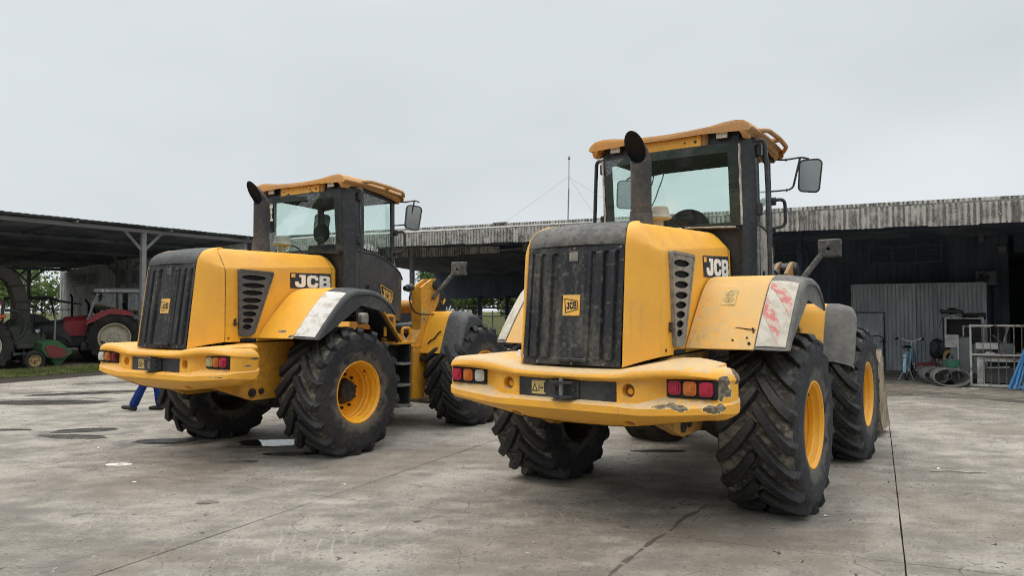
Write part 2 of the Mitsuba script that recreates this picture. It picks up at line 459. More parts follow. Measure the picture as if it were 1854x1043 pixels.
def concrete_color(p, n, uv):
    a = p.x * cp - p.y * sp
    b = p.x * sp + p.y * cp
    big = fbm(p.x * 0.22 + 3, p.y * 0.22, octaves=3)
    mid = fbm(p.x * 1.1, p.y * 1.1 + 9, octaves=4)
    c2, s2 = 0.84, 0.54
    q, r = p.x * c2 + p.y * s2, -p.x * s2 + p.y * c2
    drag = fbm(q * 1.9 + 4, r * 6.0, octaves=5)
    drag2 = fbm(a * 7.0, b * 2.0 + 7, octaves=4)
    fine = fbm(p.x * 26, p.y * 26, octaves=3)
    grit = noise(p.x * 120, p.y * 120, 1.0)
    mott = fbm(q * 4.2, r * 6.5 + 13, octaves=5)
    tone = big * 0.13 + mid * 0.20 + drag * 0.17 + drag2 * 0.09 + mott * 0.21 + fine * 0.13 + grit * 0.07
    c = mix((0.152, 0.141, 0.123), (0.318, 0.297, 0.260), smoothstep(0.36, 0.65, tone))
    c = mix(c, (0.35, 0.335, 0.30), 0.5 * smoothstep(0.60, 0.75, drag * 0.6 + fine * 0.4) * smoothstep(0.42, 0.6, mid))
    c = mix(c, (0.105, 0.097, 0.086), 0.34 * smoothstep(0.56, 0.72, fbm(q * 1.0 + 20, r * 2.2, octaves=6)))
    c = mix(c, (0.16, 0.132, 0.10), 0.4 * smoothstep(0.55, 0.72, fbm(p.x * 0.7 + 31, p.y * 0.7, octaves=3)))
    c = mix(c, (0.07, 0.066, 0.062), 0.5 * smoothstep(0.66, 0.74, fine))
    c = mix(c, (0.48, 0.47, 0.44), 0.7 * smoothstep(0.95, 0.97, noise(p.x * 37, p.y * 37, 3.0)) * smoothstep(0.6, 0.75, noise(p.x * 3, p.y * 3, 8.0)))
    c = mix(c, (0.05, 0.047, 0.043), smoothstep(0.925, 0.95, noise(p.x * 23 + 50, p.y * 23, 5.0)) * smoothstep(0.5, 0.6, noise(p.x * 2 + 9, p.y * 2, 1.0)))
    # hairline cracks and scrapes
    l1 = dr.abs(fbm(p.x * 0.9 + 7, p.y * 0.9, octaves=4) - 0.5)
    c = mix(c, (0.07, 0.065, 0.058), 0.75 * smoothstep(0.0035, 0.0012, l1) * smoothstep(0.48, 0.60, noise(p.x * 0.8, p.y * 0.8, 6.0)))
    l2 = dr.abs(noise(a * 1.1 + 3, b * 2.6, 5.0) - 0.5)
    c = mix(c, (0.08, 0.074, 0.066), 0.6 * smoothstep(0.007, 0.002, l2) * smoothstep(0.62, 0.72, noise(p.x * 1.5, p.y * 1.5, 12.0)))
    # lug prints of turned tyres: pale scuffs in rows, in two places
    for tx, ty, rad in ((-4.35, 3.55, 1.1), (-4.3, 2.75, 0.8), (-3.2, 5.2, 0.8)):
        u, v = (p.x - tx) * 0.80 + (p.y - ty) * 0.60, -(p.x - tx) * 0.60 + (p.y - ty) * 0.80
        bars = smoothstep(0.80, 0.95, dr.sin(u * 62 + v * 9 + 3 * noise(u * 6, v * 6, 4.0))) * smoothstep(rad, rad * 0.3, dr.sqrt(u * u + v * v * 6)) * smoothstep(0.45, 0.6, noise(u * 9, v * 7, 2.0))
        c = mix(c, (0.37, 0.355, 0.325), 0.38 * bars)
    # the trail of oil drips across the near slab
    xc = -2.08 + 0.035 * dr.sin(p.y * 5.1) + 0.10 * (noise(p.y * 2.3, 4.0) - 0.5) + 0.07 * smoothstep(4.9, 4.4, p.y)
    wid = 0.004 + 0.020 * noise(p.y * 17, 9.0)
    trail = smoothstep(wid + 0.012, wid - 0.006, dr.abs(p.x - xc)) * smoothstep(0.12, 0.28, noise(p.y * 13, 2.0)) * smoothstep(4.1, 4.2, p.y) * smoothstep(6.5, 6.2, p.y)
    c = mix(c, (0.060, 0.055, 0.048), 0.8 * trail)
    return c


def concrete_rough(p, n, uv):
    return 0.66 + 0.25 * fbm(p.x * 3, p.y * 3, octaves=3)


def concrete_bump(p, n, uv):
    c2, s2 = 0.84, 0.54
    q, r = p.x * c2 + p.y * s2, -p.x * s2 + p.y * c2
    return 0.004 * fbm(q * 4.0, r * 9.0, octaves=4) + 0.003 * fbm(p.x * 34, p.y * 34, octaves=3)


scene['concrete'] = principled(concrete_color, concrete_rough, 0.32, bump=concrete_bump, bump_scale=1.0, eps=4e-3)
scene['joint_dirt'] = principled((0.045, 0.040, 0.034), 0.9, 0.1)
scene['wet_concrete'] = principled(lambda p, n, uv: mix((0.026, 0.023, 0.018), (0.060, 0.054, 0.045), smoothstep(0.35, 0.65, fbm(p.x * 7, p.y * 7, octaves=4))), 0.45, 0.25)
scene['damp_concrete'] = principled(lambda p, n, uv: mix((0.085, 0.078, 0.068), (0.17, 0.16, 0.142), smoothstep(0.35, 0.68, fbm(p.x * 4 + 2, p.y * 9, octaves=4))), 0.62, 0.35)
scene['water'] = principled((0.035, 0.033, 0.030), 0.03, 0.6)
scene['dirt'] = principled(lambda p, n, uv: mix((0.055, 0.045, 0.036), (0.135, 0.112, 0.088), fbm(p.x * 1.7, p.y * 1.7, octaves=5)), 0.95, 0.15)
scene['grass_ground'] = principled(lambda p, n, uv: mix((0.035, 0.045, 0.016), (0.085, 0.085, 0.035), fbm(p.x * 2.2, p.y * 2.2, octaves=4)), 0.95, 0.1)

struct('ground', trimesh.Trimesh([[-900, -900, -.06], [900, -900, -.06], [900, 900, -.06], [-900, 900, -.06]], [[0, 1, 2], [0, 2, 3]]), 'grass_ground', label='rough grassy ground round the yard')
struct('yard_base', trimesh.Trimesh([[-22.0, -30, -.03], [40, -30, -.03], [40, 40, -.03], [-22.0, 40, -.03]], [[0, 1, 2], [0, 2, 3]]), 'joint_dirt')
# slabs: joints at a = -4.60 + 4.75 k, b-joints slightly askew, as in the photograph
labels['concrete_yard'] = {'kind': 'structure', 'label': 'grey concrete yard of large slabs with dark joints, stains and scuffs'}
ea = np.array([cp, -sp])       # across
eb = np.array([sp, cp])        # along


def edge_pts(p0, p1, amp, seed):
    n = max(2, int(np.linalg.norm(np.subtract(p1, p0)) / .16))
    t = np.linspace(0, 1, n)[:, None]
    L = np.asarray(p0) * (1 - t) + np.asarray(p1) * t
    d = np.subtract(p1, p0) / np.linalg.norm(np.subtract(p1, p0))
    w = (meshkit.fbm(np.c_[L * 3.1, np.full(n, seed)], 3, seed) - .5) * 2 * amp
    w[0] = w[-1] = 0
    return (L + np.array([-d[1], d[0]]) * w[:, None])[:-1]


def ab(a, b):
    return ea * a + eb * (b + 0.083 * (a + 1.5))


ka, kb = range(-5, 9), range(-3, 8)
zs_ = np.random.default_rng(5)
for i in ka:
    for j in kb:
        a0, a1 = -4.60 + 4.75 * i + .0055, -4.60 + 4.75 * (i + 1) - .0055
        b0, b1 = 5.55 + 3.93 * j + .004, 5.55 + 3.93 * (j + 1) - .004
        c4 = [ab(a0, b0), ab(a1, b0), ab(a1, b1), ab(a0, b1)]
        ctr = sum(c4) / 4
        if ctr[0] < -21.5 or ctr[0] > 26 or ctr[1] > 36:
            continue
        near = np.hypot(*ctr) < 14
        if near:
            P = Polygon(np.vstack([edge_pts(c4[k], c4[(k + 1) % 4], .0045 if k % 2 else .003, 3 * i + 7 * j + k) for k in range(4)]))
        else:
            P = Polygon(c4)
        P = P.intersection(sbox(-21.7, -40, 60, 60))
        if P.is_empty or P.area < .05:
            continue
        part('concrete_yard', 'slab', prism(P, 'z', -.03, 0), 'concrete', smooth=False)


def blob(cx, cy, rx, ry, ang, seed, n=72, rough=.35):
    t = np.linspace(0, 2 * np.pi, n, endpoint=False)
    r = 1 + rough * 2 * (meshkit.fbm(np.c_[np.cos(t) * 1.6 + seed, np.sin(t) * 1.6, np.full(n, seed * 1.7)], 4, seed) - .5)
    x, y = rx * r * np.cos(t), ry * r * np.sin(t)
    ca, sa = math.cos(ang), math.sin(ang)
    return Polygon(np.c_[cx + x * ca - y * sa, cy + x * sa + y * ca]).buffer(0)


def wc(x, y):
    """camera-frame ground metres (measured on the photograph) -> world"""
    return toworld(x, y)


VA = math.radians(32.8)     # direction of the picture's horizontal on the ground


def puddle(px, py, rx, ry, seed, m, label, rough=.4, tilt=0.0, h=.004, group=None):
    x, y = wc(px, py)
    solo('puddle', flat(blob(0, 0, rx, ry, VA + tilt, seed, rough=rough), .002, [x, y, h - .002], [1, 0, 0], [0, 1, 0]), m, label, 'puddle', group, smooth=False)


scene['damp_margin'] = principled(lambda p, n, uv: mix((0.125, 0.115, 0.10), (0.235, 0.22, 0.192), smoothstep(0.36, 0.64, fbm(p.x * 4.0, p.y * 4.0, octaves=5))), 0.6, 0.35)


def pud(x, y, rx, ry, ang, seed, m, label, rough=.4, h=.004):
    solo('puddle', flat(blob(0, 0, rx, ry, ang, seed, rough=rough), .002, [x, y, h - .002], [1, 0, 0], [0, 1, 0]), m, label, 'puddle', None, smooth=False)


pud(-7.80, 6.34, .50, .22, VA + .1, 3, 'water', 'bright puddle mirroring the sky between the left loader\'s rear wheels', .75)
HALO = [(-7.8, 6.34, .72, .36, 61), (-9.12, 5.60, .62, .34, 62), (-10.8, 5.35, .82, .42, 63), (-15.2, 6.9, 1.7, .6, 64), (-16.0, 8.1, 1.5, .42, 65)]
labels['concrete_yard__damp_margin'] = {'label': 'damp margins round the puddles'}
part('concrete_yard', 'damp_margin', cat(*[flat(blob(0, 0, a_, b_, VA + .1, s_, rough=.5), .001, [x_, y_, .0005], [1, 0, 0], [0, 1, 0]) for x_, y_, a_, b_, s_ in HALO]), 'damp_margin', smooth=False)
pud(-7.06, 5.95, .32, .13, VA, 8, 'water', 'small bright puddle touching the left loader\'s right rear tyre')
pud(-9.12, 5.62, .42, .20, VA, 12, 'wet_concrete', 'dark puddle beside the left loader\'s left rear tyre')
pud(-9.0, 5.55, .20, .06, VA, 15, 'water', 'narrow shiny water film inside the dark puddle by the left rear tyre', .3, .008)
pud(-10.95, 5.50, .42, .20, VA + .25, 21, 'wet_concrete', 'upper half of the dark two-lobed wet patch on open concrete')
pud(-10.55, 5.16, .50, .16, VA - .2, 24, 'wet_concrete', 'lower half of the dark two-lobed wet patch on open concrete')
pud(-12.0, 4.9, .36, .10, VA, 27, 'wet_concrete', 'thin dark wet streak at the picture\'s left edge')
pud(-15.0, 6.75, 1.25, .38, VA + .05, 31, 'wet_concrete', 'long dark wet band running in from the left')
pud(-15.9, 8.05, 1.15, .26, VA + .5, 34, 'wet_concrete', 'dark wet tyre track curving towards the left loader\'s bumper')
pud(-17.6, 9.9, 1.3, .35, VA + .5, 37, 'damp_concrete', 'damp strip of concrete beside the grass verge')
pud(-7.15, 5.36, .17, .07, VA, 41, 'damp_concrete', 'small damp spot in front of the left loader\'s right rear tyre')
pud(-3.33, 8.55, .34, .09, VA, 43, 'wet_concrete', 'dark oily spot on the concrete under the right loader')
pud(-5.9, 4.05, .10, .06, VA, 47, 'damp_concrete', 'small grey stain on open concrete near the slab joint')
# the wet band under the big shed's eave
band = [(-16, 16.9), (-8, 16.75), (-3, 16.6), (-1.6, 16.55), (-.9, 16.95), (.2, 16.75), (1.6, 16.7), (6, 16.6), (6, 18.1), (1.2, 18.0), (.4, 17.6), (-.6, 17.85), (-1.6, 17.75), (-4, 17.9), (-9, 17.9), (-16, 18.0)]
q = LineString(band + band[:1])
bp = [q.interpolate(t).coords[0] for t in np.linspace(0, q.length, 420)[:-1]]
bp = [(x + .22 * (meshkit.fbm(np.array([x * 1.2, y * 1.2, 3.]), 4, 2) - .5), y + .55 * (meshkit.fbm(np.array([x * 1.5, y * 1.5, 8.]), 4, 5) - .5)) for x, y in bp]
solo('puddle', flat(Polygon(bp).buffer(0), .002, [0, 0, .002], [1, 0, 0], [0, 1, 0]), 'damp_concrete', 'long wet drip band along the front of the big shed', 'puddle', smooth=False)
# white oval ring on the ground, small litter
solo('white_ring', flat(ellipse(0, 0, .15, .075, 28).difference(ellipse(.01, .005, .05, .024, 16)), .001, [-8.20, 4.50, .003], [math.cos(VA), math.sin(VA), 0], [-math.sin(VA), math.cos(VA), 0]), 'print_white', 'small white oval ring mark on open concrete', 'paint mark', smooth=False)
for k, (x, y) in enumerate([(-2.03, 8.37), (-.38, 9.21), (-5.35, 5.2), (-3.9, 4.6), (-7.2, 4.1), (-1.1, 6.6), (-2.4, 5.4), (-9.4, 4.9)]):
    rr = np.random.default_rng(k)
    q = hull(np.c_[rr.normal(0, .018, 9), rr.normal(0, .014, 9), np.abs(rr.normal(0, .006, 9))] + [x, y, .003])
    solo('litter_scrap', q, 'print_white' if k % 3 else 'damp_concrete', ['pale litter scrap beside the right loader\'s front tyre', 'white litter scrap lying right of the right loader', 'white litter scrap left of the long slab joint', 'dark grit on the near slab', 'pale litter scrap on the near left slab', 'white litter scrap before the right loader\'s rear tyre', 'dark grit near the oil drip trail', 'pale litter scrap near the white oval mark'][k], 'litter', smooth=False)
tw = np.array([(-.45, 9.0, .012), (-.30, 9.12, .016), (-.1, 9.16, .01), (.05, 9.25, .012)])
solo('straw', tube(tw, .008, 5), 'sealant', 'bent pale straw lying on the concrete right of the right loader', 'straw')

# ---------------------------------------------------------------- wheel loaders (own coordinates: x forward, y left, z up, rear axle at x = 0)
WB, HUB, TRACK = 2.78, 0.755, 1.155
SQ = 0.82            # tyre width against the profile below
PIECES = []          # (relative key, mesh, material, frame: 'rear' tilts with the body, 'ground' does not, which loaders, smooth, label)


def add(rel, mesh, mat, frame='rear', who='AB', smooth=30, label=None):
    PIECES.append((rel, mikit.ply(mesh, None, smooth=smooth), mat, frame, who, label))


def block_letters(w, h, origin, xdir, ydir, depth):
    """J C B in heavy rounded block letters, w wide and h tall, centred on origin."""
    def rr(x0, y0, x1, y1, r):
        return sbox(x0, y0, x1, y1).buffer(-r).buffer(r, quad_segs=4)
    J = rr(0, 0, .86, 1, .30).difference(rr(.30, .27, .52, 1.5, .09)).difference(sbox(-.1, .46, .52, 1.1)).union(sbox(.52, .5, .86, 1)).union(sbox(.34, .80, .86, 1))
    C = rr(0, 0, .94, 1, .30).difference(rr(.32, .24, .66, .76, .09)).difference(sbox(.5, .40, 1, .60))
    B = rr(0, 0, .94, .56, .20).union(rr(0, .44, .90, 1, .20)).union(sbox(0, 0, .4, 1)).difference(rr(.32, .20, .62, .40, .06)).difference(rr(.32, .60, .60, .80, .06))
    U = union_all([J, affinity.translate(C, .98), affinity.translate(B, 2.02)])
    U = affinity.scale(affinity.translate(U, -1.48, -.5), w / 2.96, h, origin=(0, 0))
    return flat(U, depth, origin, xdir, ydir)


# ---- wheels
def wheel_meshes(side):
    half = [(0.345, 0.368), (0.372, 0.385), (0.388, 0.425), (0.400, 0.50), (0.402, 0.575), (0.394, 0.628), (0.399, 0.640), (0.392, 0.652), (0.380, 0.685), (0.360, 0.708), (0.30, 0.722), (0.16, 0.731), (0.0, 0.733)]
    prof = [(r, h) for h, r in half] + [(r, -h) for h, r in half[-2::-1]]
    body = lathe(prof, 'y', 72, caps=False)
    lugs = []
    N = 18
    for k in range(N):
        for hs in (1, -1):
            ph0 = 2 * math.pi * (k + (0.5 if hs < 0 else 0)) / N
            path = [(0.000, 0.385), (0.022, 0.352), (0.09, 0.268), (0.18, 0.165), (0.27, 0.080), (0.345, 0.025), (0.392, 0.0)]
            top = [0.786, 0.793, 0.793, 0.791, 0.787, 0.778, 0.735]
            bot = [0.722, 0.722, 0.722, 0.720, 0.712, 0.692, 0.645]
            P = np.array(path)
            P[:, 1] *= 0.98
            t = np.gradient(P, axis=0)
            t /= np.linalg.norm(t, axis=1, keepdims=True)
            nrm = np.c_[-t[:, 1], t[:, 0]]
            wid = np.array([0.026, 0.038, 0.041, 0.042, 0.043, 0.045, 0.042])
            rings = []
            for i in range(len(P)):
                ring = []
                for w, rad in ((-1.35, bot[i]), (-1.0, top[i] - 0.010), (-0.8, top[i]), (0.8, top[i]), (1.0, top[i] - 0.010), (1.35, bot[i])):
                    q = P[i] + nrm[i] * wid[i] * w
                    # apex of the V runs upwards on the rear of the wheel
                    ph = ph0 - q[1] / 0.775
                    yy = min(q[0], 0.40) * hs
                    ring.append([rad * math.cos(ph), yy, rad * math.sin(ph)])
                rings.append(ring)
            lugs.append(loft(rings))
    tread = cat(lugs)
    for m in (body, tread):
        v = m.vertices.copy()
        v[:, 1] *= SQ
        low = v[:, 2] < -0.60
        sq = np.clip((-0.60 - v[:, 2]) / 0.15, 0, 1)
        v[:, 1] *= 1 + 0.035 * sq * (np.abs(v[:, 1]) > 0.2)
        v[:, 2] = np.maximum(v[:, 2], -0.7535)
        m.vertices = v
    s = side
    rim_prof = [(0.376, 0.352), (0.379, 0.366), (0.374, 0.372), (0.362, 0.368), (0.352, 0.345), (0.343, 0.335), (0.338, 0.285), (0.327, 0.272), (0.325, 0.225), (0.332, 0.215), (0.330, 0.190), (0.318, 0.176), (0.314, 0.120), (0.300, 0.106), (0.296, 0.055), (0.284, 0.030), (0.262, 0.026), (0.12, 0.030),
                (0.12, -0.01), (0.27, -0.01), (0.31, -0.04), (0.335, -0.20), (0.352, -0.34), (0.376, -0.37), (0.380, -0.355)]
    rim = lathe([(r, h * s * SQ) for r, h in (rim_prof if s > 0 else rim_prof)], 'y', 64, caps=False)
    hub = lathe([(0.001, 0.150 * s), (0.055, 0.150 * s), (0.060, 0.142 * s), (0.115, 0.138 * s), (0.132, 0.120 * s), (0.138, 0.032 * s), (0.16, 0.030 * s), (0.16, -0.16 * s), (0.10, -0.24 * s), (0.001, -0.24 * s)], 'y', 40, caps=False)
    bolts = []
    for k in range(10):
        a = 2 * math.pi * (k + 0.3) / 10
        c = np.array([0.205 * math.cos(a), 0, 0.205 * math.sin(a)])
        bolts.append(cat(tube([c + [0, 0.028 * s, 0], c + [0, 0.050 * s, 0]], 0.019, 6), tube([c + [0, 0.05 * s, 0], c + [0, 0.064 * s, 0]], 0.010, 6)))
    a = 0.9
    valve = tube([[0.31 * math.cos(a), 0.20 * s, 0.31 * math.sin(a)], [0.29 * math.cos(a), 0.215 * s, 0.29 * math.sin(a)]], 0.011, 6)
    return body, tread, rim, hub, bolts, valve


for wx, nm in ((0.0, 'rear_wheel'), (WB, 'front_wheel')):
    for s in (-1, 1):
        body, tread, rim, hub, bolts, valve = wheel_meshes(s)
        w = numbered('W_' + nm)[2:]
        ang = {('rear_wheel', -1): 0.10, ('rear_wheel', 1): 0.27, ('front_wheel', -1): 0.05, ('front_wheel', 1): 0.2}[(nm, s)]
        off = np.array([wx, s * TRACK, HUB])
        f = body.triangles_center
        outer = np.hypot(f[:, 0], f[:, 2]) < 0.70
        add(f'{w}__tyre', moved(trimesh.Trimesh(body.vertices, body.faces[outer], process=False), off), 'side', 'ground', smooth=50)
        add(f'{w}__tread', moved(trimesh.Trimesh(body.vertices, body.faces[~outer], process=False), off), 'tread', 'ground', smooth=50)
        add(f'{w}__lug', moved(tread, off), 'lug', 'ground', smooth=18)
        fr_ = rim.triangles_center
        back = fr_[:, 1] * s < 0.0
        add(f'{w}__rim', moved(trimesh.Trimesh(rim.vertices, rim.faces[~back], process=False), off), 'rim', 'ground', smooth=40)
        add(f'{w}__shaded_rim_back', moved(trimesh.Trimesh(rim.vertices, rim.faces[back], process=False), off), 'grease_and_shade', 'ground', smooth=40)  # inner half of the yellow rim darkened to paint its shade
        add(f'{w}__hub', moved(hub, off), 'grease_and_shade', 'ground', smooth=40)
        if s < 0:
            for b in bolts:
                add(f'{w}__bolt', moved(b, off), 'grease_and_shade', 'ground')
            add(f'{w}__valve', moved(valve, off), 'grease_and_shade', 'ground')

# ---- counterweight (rear bumper)
ST = np.array([
    # px,   py,   zTT,   zTB,   rd,    zLT,   zLB,   bi,   zB,   ix,    iy
    [-1.785, 0.0, 1.295, 1.222, .072, 1.052, .985, .17, .850, -1.20, 0.0],
    [-1.781, .44, 1.300, 1.226, .070, 1.052, .985, .17, .860, -1.20, .42],
    [-1.779, .455, 1.302, 1.227, .052, 1.050, .985, .168, .862, -1.20, .44],
    [-1.772, .62, 1.330, 1.242, .046, 1.046, .985, .16, .882, -1.14, .58],
    [-1.757, .80, 1.347, 1.262, .104, 1.058, .995, .15, .910, -1.08, .70],
    [-1.725, 1.0, 1.352, 1.266, .078, 1.070, 1.01, .13, .940, -1.08, .80],
    [-1.700, 1.12, 1.350, 1.264, .054, 1.080, 1.02, .10, .960, -1.08, .85],
    [-1.676, 1.19, 1.347, 1.260, .034, 1.086, 1.025, .08, .968, -1.08, .86],
    [-1.668, 1.202, 1.346, 1.256, .004, 1.090, 1.03, .07, .970, -1.08, .87],
    [-1.630, 1.238, 1.342, 1.245, .000, 1.100, 1.025, .05, .972, -1.08, .88],
    [-1.560, 1.262, 1.338, 1.235, .000, 1.100, 1.02, .04, .975, -1.07, .89],
    [-1.420, 1.258, 1.334, 1.225, .000, 1.100, 1.01, .04, .985, -1.06, .90],
    [-1.345, 1.245, 1.326, 1.220, .000, 1.110, 1.05, .05, 1.03, -1.05, .92],
    [-1.295, 1.205, 1.310, 1.220, .000, 1.130, 1.09, .05, 1.08, -1.05, .93],
    [-1.270, 1.140, 1.295, 1.215, .000, 1.140, 1.11, .05, 1.10, -1.05, .93]])
seg = np.r_[0, np.cumsum(np.hypot(np.diff(ST[:, 0]), np.diff(ST[:, 1])))]
ss = np.unique(np.r_[np.linspace(0, seg[-1], 46), seg])
from scipy.interpolate import PchipInterpolator
H = PchipInterpolator(seg, ST, axis=0)(ss)
full = np.vstack([H[::-1] * [1, -1] + [0] * 0 if False else H[::-1] * np.array([1, -1, 1, 1, 1, 1, 1, 1, 1, 1, -1]), H[1:]])
tan = np.gradient(full[:, :2], axis=0)
nin = np.c_[tan[:, 1], -tan[:, 0]]
nin /= np.linalg.norm(nin, axis=1, keepdims=True)


def slope(y, rd):
    return np.interp(y, [.46, .60, .80, 1.19, 1.21], [.006, .012, .055, .040, .002]) if rd > .012 else 0.0


rings = []
for r, n in zip(full, nin):
    px, py, zTT, zTB, rd, zLT, zLB, bi, zB, ix, iy = r
    ro = np.interp(abs(py), [.9, 1.22], [.05, .085])
    pr = [(ro, zTT), (ro * .48, zTT - ro * .15), (ro * .12, zTT - ro * .55), (0.0, zTT - ro), (0.0, zTB + 0.016), (0.012, zTB), (max(rd, 0.012), zTB - 0.008 - 0.1 * rd), (max(rd, 0.012), zLT + 0.006 + slope(abs(py), rd)), (0.012, zLT),
          (0.0, zLT - 0.014), (0.0, zLB), (0.012, zLB - 0.012), (bi * 0.55, zLB - 0.012 - (zLB - 0.012 - zB) * 0.52), (bi * 1.15, zB)]
    ix, iy, up_ = np.interp(abs(py), [.70, 1.0, 1.2], [-1.08, -1.16, -1.262]), np.sign(py) * min(abs(py) * .95, 1.12), np.interp(abs(py), [.9, 1.2], [.022, -.004])
    if px > -1.36 and abs(py) > 1.1:
        ix, iy, up_ = -1.258, np.sign(py) * 1.10, -.02
    ring = [[ix, iy, zTT + up_]] + [[px + n[0] * o, py + n[1] * o, z] for o, z in pr] + [[ix, iy, zB]]
    rings.append(ring)
bump_mesh = loft(rings)
holes = []
for s in (-1, 1):
    holes.append(tube([[-1.90, s * .54, 1.155], [-1.645, s * .54, 1.155]], 0.052, 24))
    holes.append(tube([[-1.80, s * .51, .80], [-1.56, s * .51, .965]], 0.045, 16))
try:
    bump_mesh = cut(bump_mesh, *holes)
except Exception as e:
    print('bumper cut failed', e)
add('counterweight', bump_mesh, 'bumper', smooth=38)
for s in (-1, 1):
    add('counterweight__plug', cat(tube([[-1.652, s * .54, 1.155], [-1.64, s * .54, 1.155]], 0.05, 20)), 'chassis')
    add('counterweight__bolt', tube([[-1.69, s * .54, 1.147], [-1.645, s * .54, 1.147]], 0.024, 6), 'sign')
    # tail lights
    add('light_housing', cat(box(-1.675, -1.635, *sorted((s * .815, s * 1.186)), 1.122, 1.262, .012)), 'inside_dark')
    cols = {('A', -1): ('lens_red', 'lens_amber', 'lens_red'), ('A', 1): ('lens_white', 'lens_amber', 'lens_red'), ('B', -1): ('lens_cream', 'lens_amber', 'lens_red'), ('B', 1): ('lens_dark_red', 'lens_amber', 'lens_white')}
    for i, y in enumerate((.879, .997, 1.117)):
        xo = (-1.668, -1.680, -1.688)[i] - 0.004
        poly = rounded([(-.048, -.050), (.048, -.050), (.048, .050), (-.048, .050)], .026)
        inner = poly.buffer(-0.016)
        lens = cat(flat(poly, .022, [xo + 0.012, s * y, 1.193], [0, -1, 0], [0, 0, 1]), flat(inner, .010, [xo - .0095, s * y, 1.193], [0, -1, 0], [0, 0, 1]), flat(inner.buffer(-0.012), .006, [xo - .019, s * y, 1.193], [0, -1, 0], [0, 0, 1]))
        ply_ = mikit.ply(lens, None, smooth=25)
        for w in 'AB':
            col = cols[(w, s)][i]
            nm = {'lens_white': 'white tail light lens', 'lens_cream': 'yellowed tail light lens', 'lens_amber': 'amber tail light lens', 'lens_red': 'red tail light lens', 'lens_dark_red': 'dark red tail light lens'}[col]
            PIECES.append((f'tail_light', ply_, col, 'rear', w, nm))
add('recess_plate', box(-1.722, -1.70, -.435, .435, 1.058, 1.215, .004), 'cab_black')
add('warning_label', box(-1.7265, -1.722, .185, .313, 1.082, 1.190, 0), 'sticker_old')
wl = cat(flat(Polygon([(-.028, -.03), (.028, -.03), (0, .035)], [[(-.018, -.022), (.018, -.022), (0, .02)]]), .002, [-1.7267, .283, 1.132], [0, -1, 0], [0, 0, 1]),
         flat(union_all([sbox(-.022, -.03, -.016, .03), sbox(.03, -.035, .04, .03), sbox(-.008, -.004, .022, .004), Point(.035, .038).buffer(.008)]), .002, [-1.7267, .225, 1.132], [0, -1, 0], [0, 0, 1]))
add('warning_label__print', wl, 'print_black')
hy = Polygon([(-1.725, .11), (-1.80, .10), (-1.825, .04), (-1.825, -.05), (-1.79, -.10), (-1.725, -.115)])
hole = Point(-1.79, .0).buffer(.022)
jaw = cat(prism(hy.difference(hole), 'z', 1.185, 1.203), prism(hy.difference(hole), 'z', 1.075, 1.093), box(-1.742, -1.722, -.125, .12, 1.07, 1.21, .01),
          tube([[-1.755, .085, 1.135], [-1.74, .085, 1.135]], .019, 8), tube([[-1.755, -.085, 1.135], [-1.74, -.085, 1.135]], .019, 8))
add('tow_hitch', jaw, 'cab_black', smooth=25)
add('tow_hitch__pin', cyl([-1.79, 0, 1.06], [-1.79, 0, 1.225], .017, 10), 'steel')

# ---- engine hood
def hood_section(x):
    k = np.clip((x + 1.32) / 1.66, 0, 1)
    top, zc = 2.468 + 0.045 * k, 2.195 + 0.13 * k
    bot = 1.385 + 0.02 * k
    half = [(.645, bot), (.640, 1.70), (.630, 2.10), (.624, zc), (.606, zc + .13 * (top - zc)), (.535, zc + .55 * (top - zc)), (.482, zc + .80 * (top - zc)), (.44, zc + .905 * (top - zc)), (.38, zc + .965 * (top - zc)), (.20, top - .002), (0, top)]
    pts = [(x, y, z) for y, z in half] + [(x, -y, z) for y, z in half[-2::-1]]
    return np.array(pts)


hs = [hood_section(x) for x in (-1.310, -1.1, -.6, 0.0, .33)]
gap = [hood_section(x) * np.array([1, .990, .9975]) for x in (-1.3235, -1.30)]
add('hood_gap', loft(gap, closed=False), 'print_black')
front = hood_section(.40)
front[:, 1] *= .985
front[:, 2] = 1.405 + (front[:, 2] - 1.405) * .985
f2 = hood_section(.43)
f2[:, 1] *= .94
f2[:, 2] = 1.405 + (f2[:, 2] - 1.405) * .95
add('hood', loft(hs + [front, f2], closed=False), 'yellow', smooth=35)
seam = [hood_section(.315), hood_section(.322)]
add('hood__seam', loft([np.c_[q[:, 0], q[:, 1] * 1.003, q[:, 2] + .0025] for q in seam], closed=False), 'print_black')
inner = np.array([(-1.655, .457, 1.318), (-1.60, .450, 1.80), (-1.545, .443, 2.27), (-1.525, .440, 2.33), (-1.475, .425, 2.388), (-1.39, .40, 2.430), (-1.27, .365, 2.455), (-1.17, .335, 2.464)])
outer = np.array([(-1.322, .648, 1.388), (-1.322, .640, 1.80), (-1.322, .624, 2.195), (-1.322, .590, 2.257), (-1.322, .53, 2.350), (-1.320, .47, 2.430), (-1.26, .43, 2.455), (-1.17, .38, 2.464)])
tt = np.linspace(0, 1, 9)
for s in (1, -1):
    g = []
    for a, b in zip(inner, outer):
        row = []
        for t in tt:
            p = a + (b - a) * t
            d = np.array([b[1] - a[1], -(b[0] - a[0]), 0])
            d = np.array([-abs(d[0]), abs(d[1]), 0.25])
            d /= np.linalg.norm(d) + 1e-9
            row.append(p + d * 0.014 * (math.sin(math.pi * min(1, t * 1.0)) ** .8) * (1.0 if b[2] < 2.42 else .5))
        g.append(row)
    G = PchipInterpolator(np.arange(len(g)), np.array(g), axis=0)(np.linspace(0, len(g) - 1, 32))
    m = sheet(G, .012)
    if s < 0:
        m = mirror(m)
    add('corner_panel', m, 'yellow', smooth=45)
